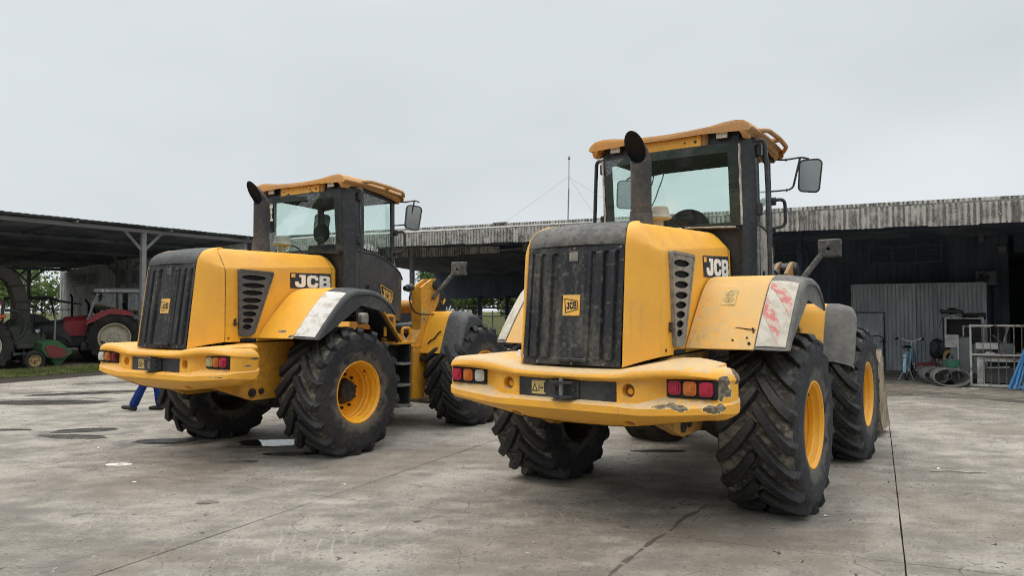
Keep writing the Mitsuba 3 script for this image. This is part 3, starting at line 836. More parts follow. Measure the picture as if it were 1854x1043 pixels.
# black rear cap above the grille
cg = []
for (a, z) in [((-1.548, .438), 2.262), ((-1.530, .436), 2.325), ((-1.478, .421), 2.386), ((-1.392, .396), 2.430), ((-1.27, .361), 2.458), ((-1.12, .325), 2.474)]:
    cg.append([(a[0] - .012 * (1 - (y / .44) ** 2), y * a[1] / .44, z + .010 * (1 - (y / .44) ** 2)) for y in np.linspace(-.44, .44, 13)])
G = PchipInterpolator(np.arange(6), np.array(cg), axis=0)(np.linspace(0, 5, 22))
add('rear_cap', sheet(G, .012), 'cap', smooth=40)
# ribbed grille
def gx(z, y):
    return -1.655 + (z - 1.318) / .952 * .108


ys = [-.44, -.405, -.400, -.375, -.365, -.315, -.305, -.272, -.262, -.205, -.195, -.158, -.148, -.118, -.108, .108, .118, .148, .158, .195, .205, .262, .272, .305, .315, .365, .375, .400, .405, .44]
hi = [0, 0, -1, -1, 1, 1, -1, -1, 1, 1, -1, -1, 0, 0, .6, .6, 0, 0, -1, -1, 1, 1, -1, -1, 1, 1, -1, -1, 0, 0]
zs = [1.318, 1.360, 1.372, 1.75, 2.205, 2.215, 2.262]
amp = [0, 0, 1, 1, 1, 0, 0]
G = [[(gx(z, y) - h * a * .016, y, z) for y, h in zip(ys, hi)] for z, a in zip(zs, amp)]
add('grille', sheet(G, .010), 'grille', smooth=20)
add('grille__latch_plate', cat(box(gx(2.17, 0) - .020, gx(2.17, 0) + .01, -.062, .062, 2.118, 2.228, .006)), 'grille')
add('grille__latch', cat(box(gx(2.17, 0) - .024, gx(2.17, 0), -.040, .040, 2.140, 2.215, .004)), 'vent')
add('grille__handle', cat(box(-1.690, -1.645, -.16, .10, 1.345, 1.375, .008), box(-1.698, -1.66, -.07, -.01, 1.352, 1.372, .004)), 'grille')
for y, z in ((.41, 2.24), (0, 2.245), (-.41, 2.24), (.30, 1.335), (-.30, 1.335), (-.02, 1.332)):
    add('grille__screw', tube([[gx(z, y) - .014, y, z], [gx(z, y), y, z]], .011, 8), 'steel')
lx = gx(1.789, 0) - .020
sl = np.array([.108, 0, .952])
sl /= np.linalg.norm(sl)
add('badge', flat(rounded([(-.077, -.083), (.077, -.083), (.077, .083), (-.077, .083)], .006), .006, [lx + .004, 0, 1.789], [0, -1, 0], sl), 'sticker_yellow')
quad = Polygon([(-.062, .052), (.052, .034), (.064, -.030), (-.046, -.060)])
ring_ = quad.buffer(.004, join_style=2).difference(quad.buffer(-.003))
add('badge__frame', flat(ring_, .0015, [lx - .0022, 0, 1.789], [0, -1, 0], sl), 'print_black')
add('badge__lettering', block_letters(.092, .058, [lx - .0022, -.002, 1.787], [0, -1, .10], sl + np.array([0, .14, 0]), .0015), 'print_black')
# side vents, decals
vp = Polygon([(-1.152, 2.222), (-.655, 2.212), (-.660, 2.17), (-.925, 1.49), (-.985, 1.448), (-1.12, 1.448), (-1.142, 1.475)]).buffer(-.015).buffer(.015, quad_segs=4)
HO = [(-1.115, -.769, 2.128), (-1.108, -.784, 2.037), (-1.107, -.814, 1.951), (-1.106, -.834, 1.864), (-1.105, -.869, 1.784), (-1.099, -.904, 1.706), (-1.098, -.944, 1.630), (-1.097, -.973, 1.557)]
hl = union_all([ellipse((a + b) / 2, z, (b - a) / 2, .030) for a, b, z in HO])


def on_side(m):
    """leans a flat side piece against the hood's side"""
    v = m.vertices.copy()
    d = .645 - np.interp(v[:, 2], [1.385, 1.70, 2.10, 2.25, 2.33], [.645, .640, .630, .6265, .624])
    v[:, 1] = np.where(v[:, 1] < 0, v[:, 1] + d, v[:, 1] - d)
    return trimesh.Trimesh(v, m.faces, process=False)


for s in (-1, 1):
    fl = (lambda m: m) if s < 0 else mirror
    add('side_vent', fl(on_side(cat(prism(vp.difference(vp.buffer(-.022)), 'y', -.680, -.640), prism(vp.buffer(-.020).difference(hl), 'y', -.672, -.662)))), 'vent', smooth=25)
    add('side_vent__shade_backing', fl(on_side(prism(vp.buffer(-.021), 'y', -.6495, -.6475))), 'soot_black')  # black sheet painting the deep shade behind the vent holes
    dec = rounded([(-.378, 2.030), (.306, 2.036), (.304, 2.246), (-.380, 2.222)], .008)
    add('side_decal', fl(on_side(prism(dec, 'y', -.6495, -.6445))), 'cab_black')
    o = np.array([.022, -.6497 + .019, 2.130])
    add('side_decal__lettering', on_side(block_letters(.60, .158, [-.006, -.6497, 2.1285], [1, 0, .012], [0, 0, 1], .0025)) if s < 0 else on_side(block_letters(.60, .158, [-.006, .6497, 2.1285], [-1, 0, -.012], [0, 0, 1], .0025)), 'print_white')
    add('side_decal__mark', fl(on_side(prism([(-.365, 2.165), (-.300, 2.167), (-.300, 2.213), (-.366, 2.211)], 'y', -.6515, -.6494))), 'sticker_yellow')
    add('side_handle', fl(cat(box(-1.215, -1.12, -.672, -.655, 1.588, 1.602, .003), box(-1.20, -1.185, -.675, -.64, 1.57, 1.65, .003))), 'cab_black')
    add('latch_slot', fl(box(-1.11, -.90, -.664, -.64, 1.388, 1.424, .004)), 'inside_dark')

# ---- rear fenders
C = np.array([(-.865, 1.425), (-.74, 1.585), (-.60, 1.745), (-.46, 1.890), (-.38, 1.955), (-.30, 1.997), (-.20, 2.024), (-.05, 2.034), (.08, 2.030), (.20, 2.005), (.33, 1.945), (.44, 1.865), (.50, 1.800)])
Cf = PchipInterpolator(np.arange(len(C)), C, axis=0)


def fender_row(y, t0, t1, n, dx=0, dz=0):
    return [(q[0] + dx, y, q[1] + dz) for q in Cf(np.linspace(t0, t1, n))]


for s in (-1, 1):
    fl = (lambda m: m) if s < 0 else mirror
    g = [fender_row(y, 0, 8.0, 26, dx) for y, dx in ((-.655, -.01), (-.80, 0.0), (-1.0, .012), (-1.195, .030))]
    add('rear_fender', fl(sheet(g, .014)), 'fender', smooth=40)
    g = [fender_row(y, t0, 12, 30, dx, dz) for y, dx, dz, t0 in ((-1.197, .032, .004, 0), (-1.28, .080, -.002, 0), (-1.36, .135, -.014, .03), (-1.405, .160, -.026, .10), (-1.422, .170, -.045, .22), (-1.424, .175, -.075, .42), (-1.412, .18, -.08, .45))]
    g2 = [fender_row(y, 7.8, 12, 16, .03, -.002) for y in (-.70, -.90, -1.06, -1.198)]
    add('fender_flare', fl(cat(sheet(g, .012), sheet(g2, .012))), 'flare', smooth=45)
    g = [fender_row(y, a, 4.35, 14, dx, dz) for y, a, dx, dz in ((-1.208, .12, .024, .010), (-1.28, .12, .072, .010), (-1.36, .14, .130, .000), (-1.402, .18, .150, -.010))]
    add('fender_reflector', fl(sheet(g, .004)), 'reflector', smooth=40)
    if s < 0:
        def on_flare(pts):
            """points in (across 0..1, along t) on the reflector, lifted a little"""
            out = []
            for a, t in pts:
                y = -1.208 - a * .19
                q = Cf(t)
                dx = np.interp(-y, [1.208, 1.28, 1.36, 1.402], [.024, .072, .130, .150])
                dz = np.interp(-y, [1.208, 1.28, 1.36, 1.402], [.010, .010, .0, -.010])
                out.append((q[0] + dx - .004, y, q[1] + dz + .003))
            return out
        for (a0, t0), (a1, t1), w in (((.06, 3.70), (.97, 2.05), .85), ((.02, 2.15), (.70, .75), .9)):
            st_ = [on_flare([(a0 + (a1 - a0) * k, t0 + (t1 - t0) * k + w * u) for u in (-.5, 0, .5)]) for k in np.linspace(0, 1, 9)]
            add('fender_reflector__stripe', sheet(st_, .003), 'reflector_red', who='A')
        q = [(.42, 4.2), (.42, 5.0), (.42, 6.0)]
        g = [[(Cf(t)[0] + .008 - .009, y, Cf(t)[1] + .009) for t in np.linspace(2.18, 3.10, 6)] for y in (-.85, -.965)]
        add('caution_label', sheet(g, .003), 'sticker_old', who='A')
        tn = Cf(2.95) - Cf(2.3)
        tn /= np.linalg.norm(tn)
        up = np.array([tn[0], 0, tn[1]])
        org = np.array([Cf(2.84)[0] + .008 - .0125, -.908, Cf(2.84)[1] + .0125])
        org2 = np.array([Cf(2.44)[0] + .008 - .0125, -.908, Cf(2.44)[1] + .0125])
        tri_ = Polygon([(-.040, -.030), (.040, -.030), (0, .034)], [[(-.030, -.024), (.030, -.024), (0, .024)]])
        cir = ellipse(0, 0, .042, .032).difference(ellipse(0, 0, .036, .027)).union(sbox(-.02, -.004, .02, .004)).union(sbox(-.004, -.02, .004, .02))
        add('caution_label__print', cat(flat(tri_, .0015, org, [0, -1, 0], up), flat(cir, .0015, org2, [0, -1, 0], up)), 'print_faint', who='A')

# ---- rear chassis, axles, underside
for s in (-1, 1):
    fl = (lambda m: m) if s < 0 else mirror
    add('chassis_plate', fl(prism([(-1.60, 1.28), (-1.10, 1.375), (-.30, 1.375), (-.33, 1.0), (-.50, .705), (-.93, .70), (-1.02, .74), (-1.36, .86), (-1.56, .90)], 'y', -.64, -.56)), 'chassis')
    add('chassis_plate__eye', fl(cat(tube([[-.93, -.66, .79], [-.93, -.6, .79]], .05, 14), tube([[-.80, -.66, .80], [-.80, -.6, .80]], .035, 14))), 'grease_and_shade')
    add('lower_rail', fl(box(-.55, 1.25, -.52, -.38, .85, 1.25, .02)), 'grease_and_shade')
add('rear_axle', cat(lathe([(.001, -.78), (.20, -.78), (.20, -.62), (.14, -.5), (.15, -.34), (.27, -.22), (.29, 0), (.27, .22), (.15, .34), (.14, .5), (.20, .62), (.20, .78), (.001, .78)], 'y', 24, (0, 0, HUB), caps=False), box(-.35, .35, -.22, .22, .55, 1.0, .08)), 'grease_and_shade', 'ground')
add('front_axle', cat(lathe([(.001, -.78), (.20, -.78), (.20, -.62), (.14, -.5), (.15, -.34), (.27, -.22), (.30, 0), (.27, .22), (.15, .34), (.14, .5), (.20, .62), (.20, .78), (.001, .78)], 'y', 24, (WB, 0, HUB), caps=False), box(WB - .42, WB + .1, -.26, .26, .42, 1.0, .1)), 'grease_and_shade', 'ground')
add('engine_sump', cat(box(-1.30, .35, -.50, .50, .98, 1.45, .04), box(.1, 1.6, -.42, .42, .62, 1.5, .06), box(-.75, -.3, -.3, .3, .70, 1.0, .05)), 'grease_and_shade')
for s in (-1, 1):
    add('fuel_tank', box(.50, 1.18, *sorted((s * .82, s * .50)), .62, 1.18, .06), 'cab_black')
add('washer_bottle', box(.60, .74, -.93, -.80, 1.58, 1.74, .03), 'lens_white', who='B')
add('hinge_frame', cat(box(1.25, 1.75, -.30, .30, .55, .72, .03), box(1.25, 1.75, -.30, .30, 1.25, 1.40, .03), cyl([1.42, 0, .5], [1.42, 0, 1.5], .09, 16)), 'grease_and_shade')

# ---- cab
def halfw(x):
    return np.interp(x, [.30, .43, .56, .62, 1.45, 1.62, 1.78, 1.86], [.70, .745, .832, .828, .728, .69, .60, .50])


def cab_prism(poly, inset=0.0, cols=14):
    """A side outline (x, z) given the cab's plan: its width follows halfw(x)."""
    P = Polygon(poly)
    xs_ = np.linspace(*P.bounds[0::2], cols)
    pieces = []
    for a, b in zip(xs_[:-1], xs_[1:]):
        q = P.intersection(sbox(a, -10, b, 10))
        for g_ in getattr(q, 'geoms', [q]):
            if g_.area > 1e-6:
                m = prism(g_, 'y', -1, 1)
                v = m.vertices.copy()
                v[:, 1] *= halfw(v[:, 0]) - inset
                pieces.append(trimesh.Trimesh(v, m.faces, process=False))
    return cat(pieces)


side_low = [(.46, 1.62), (1.69, 1.63), (1.715, 1.93), (1.775, 2.245), (1.62, 2.32), (1.45, 2.405), (1.20, 2.500), (.95, 2.548), (.56, 2.562), (.46, 2.562)]
P_low = Polygon(side_low)
for s in (-1, 1):
    # side panels: thin skins that follow the plan
    m = cab_prism(side_low)
    c = m.triangles_center
    v = m.vertices.copy()
    xs_ = np.linspace(.56, 1.775, 24)
    g = []
    for x in xs_:
        col = P_low.intersection(LineString([(x, 0), (x, 5)]))
        z0, z1 = col.bounds[1], col.bounds[3]
        g.append([(x, s * halfw(x), z) for z in np.linspace(z0, z1, 10)])
    gg = np.array(g)
    add('door_panel' if s < 0 else 'side_panel', sheet(gg, .03), 'cab_panel', smooth=40)
    gx_ = np.array([(x, s * (halfw(x) + .012), P_low.intersection(LineString([(x, 0), (x, 5)])).bounds[3] + .006) for x in xs_])
    add('belt_seal', tube(gx_, .017, 6), 'cab_black')
    # rear corner post, running down past the hood
    post = []
    for z, dx, dy in ((1.95, .03, 0), (2.55, .03, 0), (3.0, 0.0, .004), (3.40, -.035, .012)):
        post.append([(.395 + dx, s * (.735 - dy), z), (.44 + dx, s * (.775 - dy), z), (.545 + dx, s * (.845 - dy), z), (.62 + dx, s * (.842 - dy), z), (.62 + dx, s * (.80 - dy), z), (.50 + dx, s * (.70 - dy), z), (.41 + dx, s * (.69 - dy), z)])
    add('rear_post', loft(post), 'cab_black', smooth=20)
    add('front_post', loft([[(1.405 - .02 * k, s * (.742 - .004 * k), z), (1.47 - .02 * k, s * (.732 - .004 * k), z), (1.47 - .02 * k, s * (.69 - .004 * k), z), (1.405 - .02 * k, s * (.70 - .004 * k), z)] for k, z in ((0, 2.38), (1, 3.42))]), 'cab_black', smooth=20)
    add('door_sill', tube([(x, s * (halfw(x) - .03), 3.405 - .05 * (x - .6)) for x in np.linspace(.58, 1.47, 8)], .035, 6), 'cab_black')
    # side glass
    g = [[(x, s * (halfw(x) - .012), z) for z in np.linspace(zb, 3.39 - .05 * (x - .6), 4)] for x, zb in [(x, np.interp(x, [.6, .95, 1.2, 1.42], [2.56, 2.55, 2.5, 2.415])) for x in np.linspace(.62, 1.41, 7)]]
    add('door_window', patch(np.array(g)), 'glass')
    for x in (.625, 1.40):
        zb = np.interp(x, [.6, .95, 1.2, 1.42], [2.56, 2.55, 2.5, 2.415])
        add('door_frame', tube([(x, s * (halfw(x) + .002), zb), (x - .015, s * (halfw(x) - .006), 3.38 - .05 * (x - .6))], .024, 6), 'cab_black')
    for z in (2.72, 3.30):
        add('hinge', box(.555, .625, *sorted((s * .835, s * .885)), z - .06, z + .06, .01), 'cab_black')
    # grab rails by the rear posts, front hand loop
    add('grab_rail', tube(bend([(.50, s * .80, 3.375), (.56, s * .925, 3.40), (.555, s * .945, 2.9), (.53, s * .965, 2.02)], .09, 6), .021, 8), 'cab_black')
    if s < 0:
        add('hand_loop', tube(bend([(1.47, s * .74, 2.915), (1.53, s * .86, 2.93), (1.53, s * .865, 2.63), (1.47, s * .735, 2.615)], .07, 6), .019, 8), 'cab_black')
        add('door_lock', tube([[1.43, s * .73, 2.90], [1.44, s * .79, 2.90]], .045, 10), 'cab_black')
        add('door_catch', tube([[1.43, s * .73, 2.60], [1.44, s * .78, 2.60]], .03, 10), 'cab_black')
add('cab_floor', cat(box(.46, 1.60, -.70, .70, 1.62, 1.70, .01), box(.44, .50, -.72, .72, 1.65, 2.56, .008)), 'cab_black')
# windscreen and front corner glass
def front_x(y, z):
    w = 1 - (abs(y) / .72) ** 2.4
    zz = (z - 2.245) / 1.13
    return 1.475 - .03 * max(0, zz) + (.40 * (1 - zz) ** .8 * .62 + .06) * max(0, w) ** .6 if zz < 1 else 1.45 + .03 * w


g = [[(front_x(y, z), y * (1 - .02 * (z - 2.2)), z) for z in np.linspace(2.25, 3.37, 8)] for y in np.linspace(-.715, .715, 21)]
add('windscreen', patch(np.array(g)), 'glass_front', smooth=True)
g = [[(max(front_x(y, 2.25) - .012 - (2.25 - z) * .10, 1.40), y, z) for z in np.linspace(1.64, 2.25, 5)] for y in np.linspace(-.715, .715, 21)]
add('cab_nose', sheet(np.array(g), .02), 'cab_black', smooth=True)
add('windscreen__seal', tube([(front_x(y, 2.25) - .004, y, 2.252) for y in np.linspace(-.715, .715, 21)], .016, 6), 'cab_black')
# rear window
def rear_x(y, z):
    return .415 - .05 * (1 - (y / .74) ** 2) - .065 * (z - 2.55) / .78


g = [[(rear_x(y, z), y, z) for z in np.linspace(2.565, 3.34, 4)] for y in np.linspace(-.70, .70, 11)]
add('rear_window', patch(np.array(g)), 'glass', smooth=True)
fr = []
for y0, y1, z0, z1 in ((-.735, -.625, 2.55, 3.36), (.625, .735, 2.55, 3.36), (-.63, .63, 3.27, 3.36), (-.63, .63, 2.55, 2.59)):
    g = [[(rear_x(y, z) + .006, y, z) for z in np.linspace(z0, z1, 4)] for y in np.linspace(y0, y1, 8)]
    fr.append(sheet(np.array(g), .008))
add('rear_window__frame', cat(fr), 'cab_black')
for s in (-1, 1):
    add('rear_window__sealant', tube([(rear_x(s * .735, z) - .006 + .004 * math.sin(z * 23), s * (.738 + .003 * math.sin(z * 31)), z) for z in np.linspace(2.56, 3.34, 16)], .011, 6), 'sealant', who='A')
add('rear_shelf', cat(sheet(np.array([[(rear_x(y, 2.55) - .07 + d, y, 2.545 - .01 * abs(d) - .02 * (y / .7) ** 2) for d in (0, .05, .12)] for y in np.linspace(-.72, .72, 13)]), .02)), 'cab_black', smooth=40)
add('rear_shelf__seal', tube([(rear_x(y, 2.55) - .074, y, 2.553 - .02 * (y / .7) ** 2) for y in np.linspace(-.70, .45, 12)], .008, 6), 'sealant', who='A')
# cab interior
seat = cat(box(.80, 1.25, -.26, .26, 2.02, 2.16, .05), box(.70, .84, -.25, .25, 2.12, 2.70, .05))
add('seat', seat, 'seat_fabric', smooth=40)
hd = trimesh.creation.icosphere(3, 1.0)
hd = trimesh.Trimesh(hd.vertices * [.06, .15, .14] + [.74, 0, 2.86], hd.faces, process=False)
add('seat__headrest', hd, 'seat_fabric', who='B', smooth=True)
add('seat__backrest_top', lathe([(.001, -.05), (.20, -.05), (.24, -.02), (.24, .02), (.20, .05), (.001, .05)], 'x', 28, (.76, -.06, 2.56), caps=False), 'inside_dark', who='A', smooth=50)
ang_ = np.linspace(0, 2 * np.pi, 25)
add('steering_wheel', cat(tube(np.c_[1.33 + .08 * np.cos(ang_), .19 * np.sin(ang_), 2.52 + .17 * np.cos(ang_)], .014, 6, caps=False), tube([[1.34, 0, 2.52], [1.52, 0, 2.05]], .035, 8)), 'inside_dark')
add('console', cat(box(.50, .62, -.62, .62, 2.3, 2.60, .02), box(.62, 1.15, -.66, -.38, 2.0, 2.40, .03), box(.62, 1.15, .38, .66, 2.0, 2.34, .03), box(1.45, 1.62, -.5, .5, 1.9, 2.35, .04)), 'inside_dark')
add('headliner', box(.40, 1.44, -.70, .70, 3.335, 3.40, .02), 'inside_dark')
rw = np.random.default_rng(3)
for y0 in (.24, .20, .16, .06):
    pts = [(.52 + .02 * rw.random(), y0 - .22 * (k / 7) ** 1.2 * (-1) + .02 * rw.random() - .0, 3.335 - k * .085) for k in range(8)]
    add('cable', tube(bend(pts, .05, 4), .006, 5), 'print_black', who='A')  # solid strands imitating power-line reflections in the rear window

# ---- roof
def roof_ring(x, lift, low, wide=1.0, hollow=0.0):
    top = [(0, 3.520), (.25, 3.526), (.45, 3.538), (.60, 3.560), (.72, 3.566), (.80, 3.554), (.850, 3.522), (.880, 3.478)]
    bot = [(.868, 3.452), (.838, 3.440 if low < 3.44 else low), (.828, low), (.785, low), (.768, min(low + .06, 3.46 - hollow)), (.735, 3.455 - hollow), (.42, 3.455 - hollow), (0, 3.45 - hollow)]
    half = [(y * wide, z + lift) for y, z in top] + [(y * wide, z if i < 3 else z + lift * .5) for i, (y, z) in enumerate(bot)]
    return [(x, y, z) for y, z in half] + [(x, -y, z) for y, z in half[::-1][1:-1]]


add('roof', loft([roof_ring(.275, -.035, 3.47, .97, -.025), roof_ring(.285, -.008, 3.42, .995, -.045), roof_ring(.31, 0, 3.385, 1, -.045), roof_ring(.40, 0, 3.385, 1, -.045), roof_ring(.46, 0, 3.42, 1, 0), roof_ring(.75, -.004, 3.43), roof_ring(1.10, -.02, 3.41), roof_ring(1.38, -.05, 3.385), roof_ring(1.49, -.085, 3.38, .985), roof_ring(1.515, -.11, 3.385, .96)]), 'roof', smooth=35)
for s in (-1, 1):
    add('roof__rail', tube(bend([(.62, s * .85, 3.50), (.72, s * .915, 3.515), (1.10, s * .925, 3.50), (1.42, s * .915, 3.47), (1.50, s * .85, 3.43)], .06, 5), [.026] * 0 or .024, 8), 'roof')
    add('roof__rail_post', box(1.08, 1.14, *sorted((s * .84, s * .92)), 3.47, 3.51, .01), 'roof')
    add('work_light', cat(box(.335, .41, *sorted((s * .515, s * .640)), 3.405, 3.495, .012)), 'cab_black')
    add('work_light__lens', cat(box(.322, .336, *sorted((s * .522, s * .632)), 3.412, 3.488, .006)), 'lamp_glass')
add('under_roof', cat(box(.385, .45, -.74, .74, 3.33, 3.50, .01), box(.45, 1.44, -.74, .74, 3.38, 3.47, .02)), 'cab_black')
add('sign_housing', box(.345, .44, -.425, .425, 3.335, 3.52, .02), 'roof')
add('sign_panel', box(.326, .346, -.365, .365, 3.343, 3.468, .004), 'sign')
for y in (.31, -.20, -.31):
    add('sign_panel__bolt', tube([[.322, y, 3.41], [.327, y, 3.41]], .015 if y < -.3 else .010, 8), 'print_black')
flakes = [(.235, 3.365), (-.22, 3.365)]
for y, z in flakes:
    pg = Polygon([(y + dy, z + dz) for dy, dz in ((-.05, -.018), (.04, -.020), (.03, -.004), (.045, .012), (.008, .008), (-.012, .030), (-.028, .006), (-.055, .004))])
    add('sign_panel__peeled_patch', prism(pg, 'x', .3245, .3262), 'cab_black', who='B')

# ---- exhaust, pre-cleaner
axis0 = np.array([-.318, -.012])
a = np.arange(28) * 2 * np.pi / 28
rings = []
for z, r in ((2.44, .122), (2.535, .118), (2.66, .103), (2.668, .101)):
    rings.append(np.c_[axis0[0] + r * np.cos(a), axis0[1] + r * np.sin(a), np.full(28, z)])
rings.append(np.c_[axis0[0] + .0985 * np.cos(a), axis0[1] + .0985 * np.sin(a), np.full(28, 2.675)])
rings.append(np.c_[axis0[0] - .012 + .0985 * np.cos(a), axis0[1] - .01 + .0985 * np.sin(a), 3.138 + .030 * np.cos(a)])
rings.append(np.c_[axis0[0] - .016 + .100 * np.cos(a), axis0[1] - .01 + .100 * np.sin(a), 3.142 + .030 * np.cos(a)])
cen, u_, w_ = np.array([-.440, -.012, 3.260]), np.array([-.092, 0, .138]), np.array([0, .100, 0])
mid = (rings[-1] + (cen + np.cos(a)[:, None] * u_ * 1.0 + np.sin(a)[:, None] * w_)) / 2
open_ = cen + np.cos(a)[:, None] * u_ + np.sin(a)[:, None] * w_
open_ = cen - np.array([0.0, 0, 0]) + np.cos(a)[:, None] * u_ + np.sin(a)[:, None] * w_
bul = (rings[-1] + open_) / 2 + np.outer(.5 + .5 * np.cos(a), [.022, 0, .022])
rings += [bul, open_]
add('exhaust_pipe', loft(rings, caps=False), 'exhaust', smooth=35)
inn = [cen + (q - cen) * .95 for q in open_]
deep = (np.array(inn) - cen) * .8 + cen + np.array([.07, 0, -.05])
add('exhaust_pipe__bore', loft([open_, np.array(inn), deep, deep * .02 + deep.mean(0) * .98], caps=False), 'soot_black', smooth=35)
add('exhaust_pipe__joint', tube(np.c_[axis0[0] + .1045 * np.cos(np.r_[a, 0]), axis0[1] + .1045 * np.sin(np.r_[a, 0]), np.full(29, 2.664)], .004, 5, caps=False), 'exhaust')
add('pre_cleaner', lathe([(.001, 2.745), (.085, 2.745), (.098, 2.735), (.112, 2.66), (.128, 2.648), (.13, 2.628), (.11, 2.618), (.05, 2.612), (.05, 2.46), (.001, 2.46)], 'z', 26, (.0, -.045, 0), caps=False), 'dome', smooth=35)
add('hood_hose', tube(bend([(.06, -.14, 2.625), (.13, -.2, 2.60), (.16, -.24, 2.53), (.22, -.3, 2.51)], .04, 4), .010, 6), 'inside_dark')

# ---- mirrors (the left loader's are folded further in)
for who in 'AB':
    for s in (-1, 1):
        if who == 'A':
            mc, xd, yo = np.array([1.66, s * 1.098, 3.174]), np.array([.10, -1.0, -.06]), 1.0
        else:
            mc, xd, yo = np.array([1.64, s * .925, 3.135]), np.array([.86, -.50 if s < 0 else -.9, -.10]), .80
        Y = lambda y: s * (.72 + (y - .72) * yo)
        add('mirror_arm', cat(tube(bend([(1.44, s * .72, 3.365), (1.56, Y(.86), 3.362), (1.64, Y(1.02), 3.385), (1.66, Y(1.09), 3.36)], .03, 4), .011, 6), tube([(1.47, s * .72, 3.015), (1.57, Y(.875), 3.030), (1.59, Y(.90), 3.04)], .010, 6), tube(bend([(1.585, Y(.89), 3.032), (1.61, Y(.93), 3.06), (1.635, Y(1.0), 3.375)], .03, 4), .012, 6),
                              *[hull(np.array([1.565 + .01 * k, Y(.87), z]) + .020 * np.array([[1, 0, 0], [-1, 0, 0], [0, 1, 0], [0, -1, 0], [0, 0, 1], [0, 0, -1]])) for k, z in ((0, 3.362), (1, 3.03))]), 'cab_black', who=who)
        sh = rounded([(-.115, -.17), (.10, -.185), (.118, .15), (.075, .182), (-.12, .175)], .05)
        xd = xd / np.linalg.norm(xd)
        yd = np.cross(np.cross(xd, [0, 0, 1]), xd)
        nd = np.cross(xd, yd)
        add('mirror', cat(flat(sh, .035, mc - nd * .030, xd, yd), flat(sh.buffer(.004).difference(sh.buffer(-.012)), .012, mc - nd * -.004, xd, yd)), 'cab_black', who=who, smooth=40)
        add('mirror__glass', flat(sh.buffer(-.012), .003, mc + nd * .0055, xd, yd), 'mirror_glass', who=who)

# ---- access steps, stays
for s in (-1, 1):
    fl = (lambda m: m) if s < 0 else mirror
    add('step_guard', fl(sheet(np.array([[(.66 + .52 * k, y, 1.87 - .53 * k) for k in (0, .5, 1)] for y in (-.74, -.9, -1.06)]), .03)), 'cab_black')
    add('step_guard__strip', fl(cat(sheet(np.array([[(.70 + .50 * k, y, 1.875 - .53 * k) for k in (0, .5, 1)] for y in (-1.06, -1.115)]), .02), *[tube([[.76 + .44 * k, -1.09, 1.83 - .47 * k], [.75 + .44 * k, -1.09, 1.845 - .47 * k]], .014, 8) for k in (.2, .6, 1.0)])), 'chassis')
    add('platform', fl(cat(box(1.12, 1.60, -1.02, -.78, 1.30, 1.345, .008), box(1.10, 1.20, -.90, -.80, 1.345, 1.62, .02))), 'chassis')
    for x, z0, z1 in ((1.06, 1.42, 1.70), (1.42, 1.34, 1.53)):
        add('foothold', fl(tube(bend([(x - .09, -1.0, z0), (x - .09, -1.0, z1), (x + .09, -1.0, z1), (x + .09, -1.0, z0)], .05, 5), .022, 8)), 'chassis')
    for z in (1.02, .72, .43):
        add('step', fl(cat(box(1.24, 1.53, -1.04, -.80, z - .012, z + .012, .004), *[box(1.24, 1.53, y - .006, y + .006, z + .012, z + .022, .002) for y in (-1.0, -.95, -.90, -.85)])), 'steel')
    add('step_stringer', fl(box(1.50, 1.535, -1.0, -.80, .40, 1.30, .006)), 'cab_black')
    add('step_back', fl(box(1.22, 1.52, -.80, -.78, .40, 1.30, .006)), 'cab_black')

